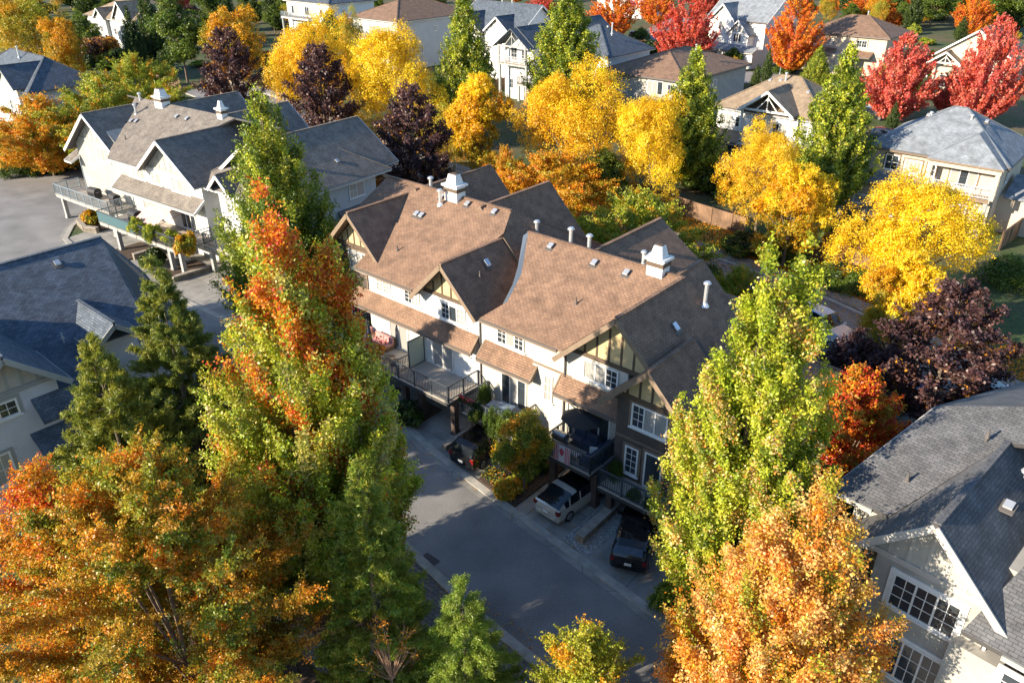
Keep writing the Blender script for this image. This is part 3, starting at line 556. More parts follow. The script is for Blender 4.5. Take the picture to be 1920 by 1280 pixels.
#%%FAR
FOOT = []
def box_house(name, label, A0, B0, L_, D, ze, walls, roof, yaw=0, k=.5, kind='hip', trim='trim_white', gabs=(), wins=(), balc=(), pents=(), pipes=(), chim=None, extra=None, gut='gutter', cat='house', seg=()):
    # front left corner of the walls at (A0,B0); local x along the facade
    b = Bld(name, label, A0, B0, R(yaw), roof=roof, trim=trim, gut=gut, cat=cat); X = lambda x: A0+x; Y = lambda y: B0+y; e = .6
    FOOT.append((W(A0+L_/2, B0+D/2)[:2], math.hypot(L_, D)/2+1.5))
    b.wall('wall', walls, [(X(0), X(L_), Y(0), Y(D), 0, ze)]+[(X(p[0]), X(p[1]), Y(p[2]), Y(p[3]), p[4] if len(p) > 5 else 0, p[-1]) for p in seg])
    if kind == 'hip': zr = b.hip(X(-e), X(L_+e), Y(-e), Y(D+e), ze, k)
    elif kind == 'gx':
        yr = Y(D/2); zr = ze+k*(D/2+e); b.gab(yr, X(-e), X(L_+e), zr, k, Y(-e), Y(D+e), ax='x', back=True)
        m = MB(); m.ext([(X(0), Y(0), ze), (X(0), Y(D), ze), (X(0), yr, zr-.3)], (L_, 0, 0)); b.o(m, 'wall', M[walls])
    elif kind == 'gy':
        xr = X(L_/2); zr = ze+k*(L_/2+e); b.gab(xr, Y(-e), Y(D+e), zr, k, X(-e), X(L_+e), back=True)
        b.wall('wall', walls, [], [([(X(0), ze), (X(L_), ze), (xr, zr-.3)], Y(0), Y(D))])
    for g in gabs:      # (xc, half width, y front of wall, top z, slope, depth, panel, infill?)
        xc, hw, yf, zt, kk, dp, pm = g
        b.gab(X(xc), Y(yf)-.5, Y(yf)+dp, zt, kk, X(xc)-hw-.4, X(xc)+hw+.4)
        zb = zt-.25-kk*hw
        if pm:
            b.wall('wall', walls, [(X(xc)-hw, X(xc)+hw, Y(yf), Y(.1), 0, zb)] if yf < 0 else [], [([(X(xc)-hw, zb), (X(xc)+hw, zb), (X(xc), zt-.25)], Y(yf), Y(yf)+dp*.8)])
            b.panel(Y(yf), X(xc)-hw+.1, X(xc)+hw-.1, zb+.15, X(xc), zt-.33, kk, pm, 'trim_tan' if pm == 'panel_tan' else 'trim_white')
        else:           # open truss over a balcony
            m = MB(); 
            for sx in (-1, 1): m.bar((X(xc)+sx*hw, Y(yf), zb), (X(xc), Y(yf), zt-.3), .12, .2); m.bar((X(xc)+sx*hw*.45, Y(yf), zb), (X(xc), Y(yf), zt-.9), .08, .1); m.box(X(xc)+sx*hw-.12, X(xc)+sx*hw+.12, Y(yf)-.1, Y(yf)+.14, zb-2.6, zb)
            m.bar((X(xc)-hw, Y(yf), zb), (X(xc)+hw, Y(yf), zb), .14, .22); m.bar((X(xc), Y(yf), zb), (X(xc), Y(yf), zt-.3), .1, .1); b.o(m, 'porch_truss', M[trim])
    for p in pents: b.pent(X(p[0]), X(p[1]), Y(p[2]), Y(p[3]), p[4], p[5])
    b.finish()
    for wd in wins:     # (face, u, z, w, h, n, [name])
        f = ('F', Y(wd[7]) if len(wd) > 7 else Y(0)) if wd[0] == 'F' else ('R', X(L_)); u = X(wd[1]) if wd[0] == 'F' else Y(wd[1])
        b.win(f, u, wd[2], wd[3], wd[4], wd[5], (1, 1) if wd[5] < 3 else (0, 0), name=wd[6] if len(wd) > 6 else 'window', casing='trim_tan' if walls == 'beige' else None, cur=.45, fr=M['trim_white'])
    for q in balc: b.deck(X(q[0]), X(q[1]), Y(q[2]), Y(q[3]), q[4], [[(X(q[0])+.05, Y(q[3])), (X(q[0])+.05, Y(q[2])+.05), (X(q[1])-.05, Y(q[2])+.05), (X(q[1])-.05, Y(q[3]))]], [(X(q[0])+.3, Y(q[2])+.3), (X(q[1])-.3, Y(q[2])+.3)] if q[4] > 1 else [], m='trim_tan', pm=q[6] if len(q) > 6 else 'post_grey', rm=q[5] if len(q) > 5 else 'rail_white', fm=trim, th=.35)
    for p in pipes: b.pipe(X(p[0]), Y(p[1]), p[2], p[3] if len(p) > 3 else .9)
    if chim: b.chimney(X(chim[0]), Y(chim[1]), chim[2], chim[3])
    return b
def two_floor(L_, z2=5.6, z1=2.6, n=3, w_=1.5, h=1.3): return [('F', L_*(i+.5)/n, z, w_, h, 2) for i in range(n) for z in (z1, z2)]
# across the street, right to left
b12 = box_house('detached_house', 'beige stucco house with pale slate hip roof and recessed upper balcony, at right edge', -23.6, 83, 11.6, 10.5, 6.9, 'beige', 'roof_light', 0, .62, trim='trim_tan',
    pents=[(-1.6, 6.8, 0, -1.5, 4.4, 3.5)], seg=[(0, 6, -.9, .1, 0, 3.4), (11.6, 16.5, 2.5, 9, 0, 3.6)],
    wins=[('F', 2.0, 4.75, 1.3, 1.5, 1), ('F', 4.0, 4.75, 1.6, 1.3, 2), ('F', 5.7, 4.8, .8, 1.2, 1), ('F', 8.6, 4.3, 2.4, 2.1, 3, 'patio_door'), ('F', 1.8, 1.4, 1.7, 1.7, 2, 'window', -.9), ('F', 4.6, .6, 2.2, 2.1, 2, 'patio_door', -.9), ('F', 8.4, .6, 2.4, 2.1, 2, 'patio_door'), ('R', 3.2, 4.6, .9, .9, 1)],
    balc=[(6.3, 11.5, -1.4, 0, 3.9), (-1.4, 1.6, -3.3, -.9, 1.7)], pipes=[(7.2, 4.0, 8.9, 1.2), (3.4, 4.8, 9.4, .3)])
b = b12
for pts in ([(-18.2, 81.2, 6.9), (-11.6, 81.2, 6.9), (-14.9, 84.2, 9.1)], [(-18.2, 86.0, 6.9), (-18.2, 81.2, 6.9), (-14.9, 84.2, 9.1), (-14.9, 88, 9.2)], [(-11.6, 81.2, 6.9), (-11.6, 86.0, 6.9), (-14.9, 88, 9.2), (-14.9, 84.2, 9.1)]):
    m = MB(); m.slab(pts, .16, 0, 1); b.o(m, 'bay_roof', [M['roof_light'], M['trim_tan']], b.roof)
m = MB(); m.box(-18, -11.8, 81.5, 81.75, 6.3, 6.75); b.o(m, 'bay_beam', M['beige'])
for x in (-17.9, -12.2): m = MB(); m.box(x, x+.35, 81.5, 81.85, 3.9, 6.3); b.o(m, 'bay_column', M['beige'])
b.vent(-23.6+3.2, 83+4.6, 9.4, 0, .5); b.vent(-23.6+5.2, 83+4.6, 9.4, 0, .5); b.vent(-23.6+8.4, 83+4.8, 9.5, 0, .5)
m = MB(); m.slab([(-11.6, 85, 3.6), (-6.6, 85, 3.6), (-6.6, 89, 4.9), (-11.6, 89, 4.9)], .16); m.slab([(-6.6, 93, 3.6), (-11.6, 93, 3.6), (-11.6, 89, 4.9), (-6.6, 89, 4.9)], .16); b.o(m, 'side_roof', M['roof_light'], b.roof)
b9 = box_house('detached_house', 'cream house with tan shingle hip roof and gabled upper balcony, between two green poplars', -43.6, 88.5, 12.5, 10, 7.2, 'white_siding', 'roof_tan', 0, .6, trim='trim_white',
    gabs=[(6.6, 2.9, -1.3, 9.9, .72, 5, None)], pents=[(-1.0, 3.8, 0, -1.8, 4.6, 3.6)], seg=[],
    wins=[('F', 1.2, 5.0, 1.6, 1.4, 2), ('F', 2.9, 5.0, 1.0, 1.2, 1), ('F', 5.4, 4.3, 1.6, 2.1, 2, 'patio_door'), ('F', 7.8, 4.6, 1.6, 1.6, 2), ('F', 10.6, 5.0, 1.2, 1.4, 1), ('F', 2.0, 1.0, 2.6, 2.0, 3, 'patio_door'), ('F', 10.0, 1.2, 2, 1.6, 2)],
    balc=[(3.8, 9.4, -1.7, 0, 3.9), (-1.2, 3.6, -3.6, -.05, .9)], pipes=[(6.0, 4.2, 9.8, 1.1)])
b9.vent(-43.6+4.2, 88.5+4, 9.9, 0, .5); b9.vent(-43.6+5.4, 88.5+4.2, 10, 0, .5); b9.vent(-43.6+9.3, 88.5+3.0, 9.3, 0, .5)
box_house('detached_house', 'low house with wide brown hip roof, right of the dark blue roof', -68.5, 100.5, 13.5, 19, 7.0, 'taupe', 'roof_brown', 0, .36, trim='trim_dark',
    pents=[(7.0, 14.6, 0, -2.0, 3.9, 3.4)], wins=[('F', 9.0, 4.6, 2.6, 1.9, 3, 'patio_door'), ('F', 11.8, 4.7, 1.6, 1.6, 2), ('F', 3.0, 4.4, 2.6, 1.4, 3), ('F', 3.4, .8, 2.4, 2.0, 2), ('F', 9.6, .6, 3, 2.1, 3), ('R', 3, 4.8, 1.1, 1.2, 1), ('R', 9, 4.8, 1.1, 1.2, 1)],
    balc=[(7.6, 13.4, -2.1, 0, 3.7, 'rail', 'post')], pipes=[(10, 9, 9.8, .6)])
bb = box_house('detached_house', 'narrow white house with dark blue roof and open-truss top balcony', -89.8, 103.0, 6.0, 22, 8.6, 'white_siding', 'roof_slate', 0, .75, 'gy', trim='trim_grey',
    wins=[('F', 2.0, 6.2, 1.4, 2.0, 1, 'patio_door'), ('F', 4.2, 6.2, 1.4, 1.6, 2), ('F', 1.5, 1.6, .8, 1.6, 1), ('F', 4.6, 3.0, 1.1, 2.1, 1, 'patio_door'), ('R', 2.2, 6, 1, 1.3, 1)],
    balc=[(0, 6.2, -1.9, 0, 5.9, 'rail_white'), (3.6, 6.4, -1.3, 0, 2.8, 'rail')])
m = MB(); 
for x in (.2, 5.8): m.box(-89.8+x-.14, -89.8+x+.14, 101.1, 101.35, 5.9, 8.5)
m.bar((-89.8, 101.2, 8.5), (-83.8, 101.2, 8.5), .16, .25); m.bar((-86.8, 101.2, 8.5), (-86.8, 101.2, 10.6), .12, .12); m.bar((-88.4, 101.2, 8.5), (-86.8, 101.2, 10.2), .1, .12); m.bar((-85.2, 101.2, 8.5), (-86.8, 101.2, 10.2), .1, .12); bb.o(m, 'porch_truss', M['trim_grey'])
m = MB(); m.slab([(-90.6, 100.8, 8.4), (-86.8, 100.8, 11.25), (-86.8, 103, 11.25), (-90.6, 103, 8.4)], .15); m.slab([(-86.8, 100.8, 11.25), (-83, 100.8, 8.4), (-83, 103, 8.4), (-86.8, 103, 11.25)], .15); bb.o(m, 'porch_roof', M['roof_slate'], bb.roof)
box_house('detached_house', 'white house with dark blue hip roof running behind the tall green poplar', -83.6, 105.5, 12.5, 12, 8.0, 'white_siding', 'roof_slate', 0, .55, 'hip', trim='trim_white', wins=[('F', 3, 5.4, 1.4, 1.3, 2), ('F', 8, 5.4, 1.4, 1.3, 2), ('R', 5, 5.6, .8, .8, 1)], pipes=[(9.6, 5, 10.6, 1.5), (7.4, 7, 10.8, .5)])
box_house('detached_house', 'white gabled house between the slim green poplar and the narrow white house', -109.5, 112.0, 15, 12, 8.4, 'white_siding', 'roof_slate', 0, .7, 'gx', trim='trim_white',
    gabs=[(3.5, 3.2, -1.0, 11.6, .8, 7, 'panel_grey'), (10.8, 2.6, -.8, 11.4, .8, 7, 'panel_grey')], wins=[('F', 6.8, 5.6, 1.6, 2, 2, 'patio_door'), ('F', 10.8, 5.6, 1.2, 1.8, 1), ('F', 11.3, 2, .8, 1.6, 1), ('F', 3.4, 5.4, 1.6, 1.4, 2), ('F', 3.4, 2, 1.6, 1.4, 2)], balc=[(5.4, 8.6, -1.6, 0, 5.2)], pipes=[(6, 6, 12, 1.5), (8.4, 6, 12, 1.5)])
box_house('detached_house', 'large grey-walled house with brown roof and dark balcony, above the yellow trees', -134.5, 108.0, 13, 20, 9.2, 'grey_siding', 'roof_brown', 0, .42, 'hip', trim='trim_white', gut='gutter',
    pents=[(2.2, 10.5, 0, -2.2, 5.6, 4.9)], wins=[('F', 2.2, 6.2, 1.6, 1.5, 2), ('F', 6.4, 6.0, 3.4, 2.0, 3, 'patio_door'), ('F', 10.8, 6.3, 1.2, 1.3, 1), ('F', 4, 2.6, 2.4, 1.6, 3), ('F', 8.6, 2.6, 2.2, 1.6, 2), ('R', 3, 6.6, 1, 1.4, 1), ('R', 10, 6.6, .9, 1.0, 1), ('R', 16, 6.6, .9, 1.0, 1), ('R', 6, 2.8, 1.1, 1.6, 1)],
    balc=[(3.8, 10.0, -1.8, 0, 5.75, 'rail')])
box_house('detached_house', 'tall white house with long glass-railed balcony, top left of centre', -171, 118, 16, 13, 9.6, 'white_siding', 'roof_slate', 0, .45, 'hip', trim='trim_white',
    wins=[('F', 3, 6.6, 2.6, 1.9, 3, 'patio_door'), ('F', 8, 6.6, 2.4, 1.9, 3, 'patio_door'), ('F', 13, 6.8, 1.2, 1.4, 1), ('F', 4, 2.8, 3.0, 2, 3), ('F', 9, 2.8, 3.0, 2, 3), ('F', 13.6, 2.9, 1.2, 1.4, 1), ('R', 4, 6.8, 1, 1.4, 1), ('R', 9, 3, 1.0, 1.4, 1)], balc=[(.5, 11, -2.4, 0, 6.2, 'rail_light')])
box_house('detached_house', 'grey house with tan roof and steep pale dormer, near the top left corner', -205, 86, 24, 14, 6.6, 'grey_siding', 'roof_tan', 0, .5, 'hip', trim='trim_white',
    gabs=[(8.5, 2.4, -.8, 8.6, .8, 5, 'panel_grey'), (18.5, 3.2, -.6, 10.5, 1.0, 6, 'panel_grey')], wins=[('F', 18.4, 3.8, 2.2, 1.8, 3, 'window', -.6), ('F', 3, 3.6, 1.4, 1.4, 2), ('F', 8.4, 3.4, 1.4, 1.4, 2, 'window', -.8), ('F', 13.2, 3.2, 1.2, 1.4, 1)])
box_house('townhouse', 'slate-roofed house with small square window at the left edge, above the cul-de-sac trees', -142, 41.0, 21, 9, 6.0, 'paleblue', 'roof_slate', 0, .7, 'hip', trim='trim_grey',
    gabs=[(16.6, 3.0, -1.2, 9.1, .8, 5.6, 'panel_grey')], wins=[('F', 12.2, 3.4, 1.0, 1.0, 1), ('F', 16.6, 3.2, 1.6, 1.4, 2, 'window', -1.2), ('F', 20, 3.2, 1.0, 1.3, 1), ('R', 3, 3.4, 1.4, 1.3, 2)], pipes=[(10.4, 3.4, 9.0, 1.4)])
box_house('townhouse', 'low grey house end with one white-framed window beside the cul-de-sac, far left', -113.5, 33.0, 8, 6.5, 3.0, 'grey_siding', 'roof_slate', 0, .5, 'hip', trim='trim_grey', wins=[('F', 6.2, 1.0, 1.8, 1.2, 2), ('F', 2, 1.0, 1.4, 1.2, 2)])
box_house('detached_house', 'white three-storey house with steep gables and garage, between the red maple and the orange maple', -83.0, 160, 13, 12, 8.4, 'white_siding', 'roof_light', -6, .7, 'gx', trim='trim_white',
    gabs=[(3.8, 2.6, -1.2, 11.4, 1.0, 6, 'panel_grey'), (8.4, 2.4, -2.4, 8.8, 1.0, 6, 'panel_grey')], pents=[(-.5, 13.4, -2.2, -4.4, 4.2, 3.2)], seg=[(0, 13, -3.6, .1, 0, 3.4)],
    wins=[('F', 3.8, 6.4, 1.6, 1.7, 2, 'window', -1.2), ('F', 8.4, 4.6, 1.8, 1.6, 3, 'window', -2.4), ('F', 3.2, 4.4, 1.2, 1.4, 1, 'window', -1.2), ('R', 3, 6.4, 1, 1.3, 2), ('R', 7, 6.4, 1, 1.3, 2), ('F', 3.2, .4, 3.6, 2.2, 4, 'garage_door', -3.6)])
box_house('detached_house', 'tan two-storey house with brown hip roofs, between the orange maple and the pink-red maple', -63.5, 163, 15.5, 12, 7.0, 'beige', 'roof_brown', 0, .45, 'hip', trim='trim_tan',
    pents=[(-1, 6.4, 0, -2.6, 4.4, 3.5), (9, 13.5, 0, -2, 4.3, 3.5)], seg=[(5.2, 11, -2.6, .1, 0, 3.6)], wins=[('F', 1.6, 4.9, 1.6, 1.4, 2), ('F', 5.0, 4.9, 1.2, 1.2, 1), ('F', 11, 4.9, 2.0, 1.3, 2), ('F', 6.6, 1.2, 1.4, 1.0, 2, 'window', -2.6), ('F', 9.6, .2, 1.1, 2.1, 1, 'front_door', -2.6), ('F', 2, 1, 2, 1.6, 2), ('R', 4, 4.8, 1, 1.2, 1)], pipes=[(9, 6.5, 9.8, .8)])
box_house('detached_house', 'small cream house with white truss gables, behind the pink-red maples at upper right', -38.0, 158, 12, 12, 5.6, 'beige', 'roof_tan', 0, .7, 'gy', trim='trim_white', gabs=[(2.2, 2.4, -2.0, 6.6, .7, 4, None)], wins=[('F', 3, .4, 3.4, 2.1, 3, 'garage_door'), ('F', 8.5, 3.4, 1.8, 1.3, 2)])
box_house('detached_house', 'pale house with light roof glimpsed at the far top centre behind red maples', -150, 215, 16, 12, 6.6, 'white_siding', 'roof_tan', 0, .5, 'hip', wins=[('F', 4, 4, 1.8, 1.4, 2), ('F', 10, 4, 1.8, 1.4, 2)])
#%%GROUND
# ------------------------------------------------------------------ ground, lane, street
def structure(name, mb, m): o = mb.obj(name, m); o['kind'] = 'structure'; return o
g = MB(); g.poly([(-1500, -200, 0), (1500, -200, 0), (1500, 2500, 0), (-1500, 2500, 0)]); structure('ground', g, M['ground'])
def sheet(name, pts, z, m, t=0):
    b = MB(); b.flat = tuple(AX); p = [tuple(W(a, q, z)) for a, q in pts]
    if t: b.slab(p, t)
    else: b.poly(p)
    return structure(name, b, m)
NL = [(-112, 42), (-98, 38.5), (-90, 35.2), (-84.5, 31.2), (-81.2, 27.6), (-78, 25.6), (-73.9, 25), (-62, 25.6), (-50, 26.2), (-40, 26.6), (-36, 26.7), (-32.6, 25.95), (-27.3, 24.7), (-22.5, 24.0), (-17.3, 23.4), (-10.9, 22.6), (0, 21.5), (12, 20.5)]
SL = [(12, 16), (0, 16.8), (-14, 17.75), (-17.2, 18), (-20.4, 18.5), (-23.4, 18.95), (-30, 19.6), (-42, 20.3), (-60, 20), (-84, 19), (-112, 22)]
sheet('lane', NL+SL, .006, M['asphalt'])
DL = [(x, y+.35) for x, y in NL[5:]]
sheet('driveway', DL+[(12, 32), (-80, 34)], .012, M['concrete'])
sheet('paved_strip', [(-27, 18.9), (-20.4, 18.3), (-14, 17.55), (-4, 16.8), (-4, 10), (-27, 12)], .014, M['pavers'])
def strip(name, pts, w0, w1, z0, z1, m, off=0.):
    b = MB(); P = [np.array(W(*p)) for p in pts]; n = []
    for i in range(len(P)):
        d = P[min(i+1, len(P)-1)]-P[max(i-1, 0)]; d /= np.linalg.norm(d); n.append(np.array([-d[1], d[0], 0]))
    for i in range(len(P)-1):
        a, c, u, v = P[i], P[i+1], n[i], n[i+1]
        q = [a+u*w0, c+v*w0, c+v*w1, a+u*w1]; up_ = np.array([0, 0, z1])
        if w1 < w0: q.reverse()
        b.slab([tuple(x+up_) for x in q], z1-z0)
    return structure(name, b, m)
strip('kerb', NL, .0, .45, -.05, .07, M['curb']); strip('kerb', NL, -.35, -.005, -.05, .018, M['concrete'])
strip('kerb', list(reversed(SL)), -.45, 0, -.05, .09, M['curb'])
b = MB()
for x in (-33.2, -29.0, -24.0, -19.8, -13.0): b.box(-.012, .012, 0, 3.2, 0, .004) if False else None
# street beyond the yellow trees
SW = [(430, 150), (560, 190), (700, 262), (850, 312), (1000, 358), (1160, 404), (1331, 468), (1415, 499), (1538, 541), (1658, 594), (1800, 668), (1990, 775)]
SP = [at(*p)[:2] for p in SW]; SWab = [ab(*p) for p in SW]
strip('street', SWab, -1.4, -11.0, -.02, .02, M['asphalt']); strip('sidewalk', SWab, .8, -.8, -.02, .13, M['concrete']); strip('kerb', SWab, -1.05, -1.4, -.02, .14, M['curb'])
strip('kerb', SWab, -11.0, -11.4, -.02, .14, M['curb']); strip('painted_line', SWab, -6.1, -6.22, .01, .025, mat('yellow_road_paint', (.62, .38, .05), .7)); strip('verge', SWab, 6.5, .82, -.02, .10, M['lawn'])
sheet('lawn', [ab(1560, 430), ab(1600, 395), ab(1700, 470), ab(1640, 490)], .02, M['lawn'])
# far roads glimpsed at the top right
def pxsheet(name, pts, z, m): return sheet(name, [ab(*p) for p in pts], z, m)
pxsheet('road', [(1340, 150), (1640, 180), (1660, 160), (1360, 130)], .02, M['asphalt']); pxsheet('lawn', [(1110, 105), (1340, 135), (1480, 130), (1300, 60), (1160, 50)], .012, M['lawn'])
pxsheet('road', [(1150, 90), (1230, 82), (1330, 40), (1260, 30)], .02, M['asphalt'])
# beds, planters and low walls by the lane
def bed(pts, z=.12, m='mulch', name='planting_bed'): return sheet(name, pts, z, M[m], z)
bed([(-31.9, 26.2), (-29.9, 25.7), (-29.9, 28.2), (-31.9, 28.2)]); bed([(-23.6, 24.7), (-20.6, 24.2), (-20.6, 28.5), (-22.9, 28.5)]); bed([(-83.8, 31.6), (-81, 28.2), (-77.5, 28.4), (-77, 31.6)]); bed([(-71.5, 26.3), (-68.2, 26.3), (-68.2, 30), (-71.5, 30)])
bed([(-63.6, 27.0), (-61.0, 26.9), (-61.0, 31), (-63.6, 31)]); bed([(-10.6, 23.4), (4, 21.9), (4, 24), (-10.6, 25.5)], .1)
bed([(-17.3, 24.0), (-15.6, 23.8), (-15.6, 27.6), (-17.3, 27.8)], .03, 'gravel', 'gravel_strip'); bed([(-54, 12.6), (-18, 12.4), (-27.3, 18.85), (-36, 19.7), (-54, 19.7)], .03)
bed([(-26, -6), (-8, -6), (-8, 9.9), (-26, 11.9)], .03)
def lowwall(label, pts, h=.45, wd=.4, m='stone'):
    r = root('retaining_wall', label, 'wall', W(*pts[0])); b = MB(); c = MB(); o = W(*pts[0])
    for p, q in zip(pts, pts[1:]):
        p = W(*p)-o; q = W(*q)-o; b.bar((p[0], p[1], h/2), (q[0], q[1], h/2), wd, h); c.bar((p[0], p[1], h+.04), (q[0], q[1], h+.04), wd+.08, .08)
    b.obj('stonework', M[m], r); c.obj('coping', M['stone_cap'], r)
lowwall('low stone wall with gravel beside it, between the silver car and the black hatchback', [(-16.5, 24.3), (-16.55, 27.6)])
lowwall('low stone wall edging the shrub bed beside the black parked SUV', [(-26.9, 25.4), (-26.8, 28.0)], .35, .3)
lowwall('low stone wall under the left row of decks, between its posts', [(-68.0, 27.6), (-67.9, 30.6)], .5, .35)
lowwall('curved stone planter wall under the pale blue deck by the cul-de-sac', [(-82.6, 29.9), (-80.8, 28.4), (-78.5, 28.0), (-77.2, 28.6)], .5, .35)
lowwall('low stone wall below the end of the plant-filled deck, near the orange-topped maple', [(-60.8, 27.4), (-60.7, 31)], .4, .35)
def gratecover(label, x, y, r=.4, sq=False):
    c = at(x, y); rt = root('drain_cover', label, 'drain cover', (c[0], c[1], .01), YAW)
    b = MB(); b.cyl((0, 0, 0), (0, 0, .012), r, r, 18) if not sq else b.box(-.45, .45, -.25, .25, 0, .014); b.obj('cover', mat('cast_iron', (.06, .05, .05), .6, nz=.3), rt)
    s = MB()
    for i in range(-3, 4): s.box(i*r/4-.015, i*r/4+.015, -r*.6, r*.6, .0125, .02)
    s.obj('slots', M['trim_dark'], rt)
gratecover('round dark drain cover in the concrete drive below the frosted screen', 742, 731, .36); gratecover('rusty red rectangular storm drain in the near kerb of the lane', 806, 1049, .4, True)
def fence(label, pts, h=1.8, post=2.4, m='wood_fence'):
    P = [at(*p) for p in pts]; r = root('wooden_fence', label, 'fence', P[0]); b = MB(); c = MB()
    for p, q in zip(P, P[1:]):
        p = p-P[0]; q = q-P[0]; L_ = np.linalg.norm(q-p); d = (q-p)/L_; n = int(L_/.15)
        for i in range(n):
            a = p+d*(i*.15+.075); hh = h+random.uniform(-.03, .03); e = random.uniform(-.008, .008); u = np.array([-d[1], d[0], 0])*e
            b.bar(tuple(a+u), tuple(a+u+[0, 0, hh]), .02, .138) if abs(d[0]) < .0 else b.ext([tuple(a+u-d*.068), tuple(a+u+d*.068), tuple(a+u+d*.068+[0, 0, hh]), tuple(a+u-d*.068+[0, 0, hh])], (-d[1]*.02, d[0]*.02, 0))
        for i in range(int(L_/post)+1): a = p+d*i*post; c.box(a[0]-.06, a[0]+.06, a[1]-.06, a[1]+.06, 0, h+.1)
        c.bar(tuple(p+[0, 0, h+.03]), tuple(q+[0, 0, h+.03]), .14, .04)
    b.obj('board', M[m], r)['kind'] = 'stuff'; c.obj('post', M[m], r)
fence('brown cedar fence behind the leaf-strewn path, centre right under the yellow trees', [(1170, 368), (1210, 379), (1296, 411), (1395, 443)])
fence('sunlit cedar fence right of the tall green maple top, by the street lamp', [(1500, 483), (1560, 497), (1665, 532)])
fence('cedar side fence at the right edge beside the beige house', [(1872, 470), (1905, 445), (1945, 400)])
fence('short orange cedar fence behind the left row, beside the purple plum', [(296, 160), (340, 168)])
fence('cedar fence at the foot of the narrow white house', [(905, 175), (950, 165)])
fence('cedar fence between the gabled cream house and the low brown house', [(1170, 240), (1210, 262), (1300, 300)])
# ------------------------------------------------------------------ lamps
def post_lamp(label, x, yb, h, heads=1, arm=False):
    c = at(x, yb); r = root('street_lamp', label, 'street lamp', c, YAW); p = MB(); p.cyl((0, 0, 0), (0, 0, .35), .16, .13, 10); p.cyl((0, 0, .35), (0, 0, h), .085, .055, 10)
    if arm: p.cyl((0, 0, h-.1), (0, -1.6, h+.25), .045, .035, 8)
    if heads == 2: p.cyl((-.45, 0, h), (.45, 0, h), .03, .03, 8)
    p.obj('pole', M['vent_metal'] if arm else M['rail_light'], r); hd = MB()
    if arm:
        hd.box(-.13, .13, -2.2, -1.5, h+.2, h+.34); hd.obj('lamp_head', M['trim_grey'], r)
    else:
        for sx in ((-.45, .45) if heads == 2 else (0,)):
            g = MB(); n = 6
            for i in range(n): a0, a1 = -1.57+3.14*i/n, -1.57+3.14*(i+1)/n; g.cyl((sx, 0, h+.2+.2*math.sin(a0)), (sx, 0, h+.2+.2*math.sin(a1)), max(.01, .2*math.cos(a0)), max(.01, .2*math.cos(a1)), 12, cap=False)
            g.obj('globe', mat('lamp_globe', (.8, .8, .78), .3), r)
post_lamp('tall metal street lamp rising into the big yellow tree beside the street', 1645, 568, 7.5, arm=True)
post_lamp('grey lamp post with pale globe in front of the orange maple, upper right', 1462, 140, 4.2)
post_lamp('two-globe lamp post behind the pale blue deck, upper left', 170, 376, 4.6, heads=2)
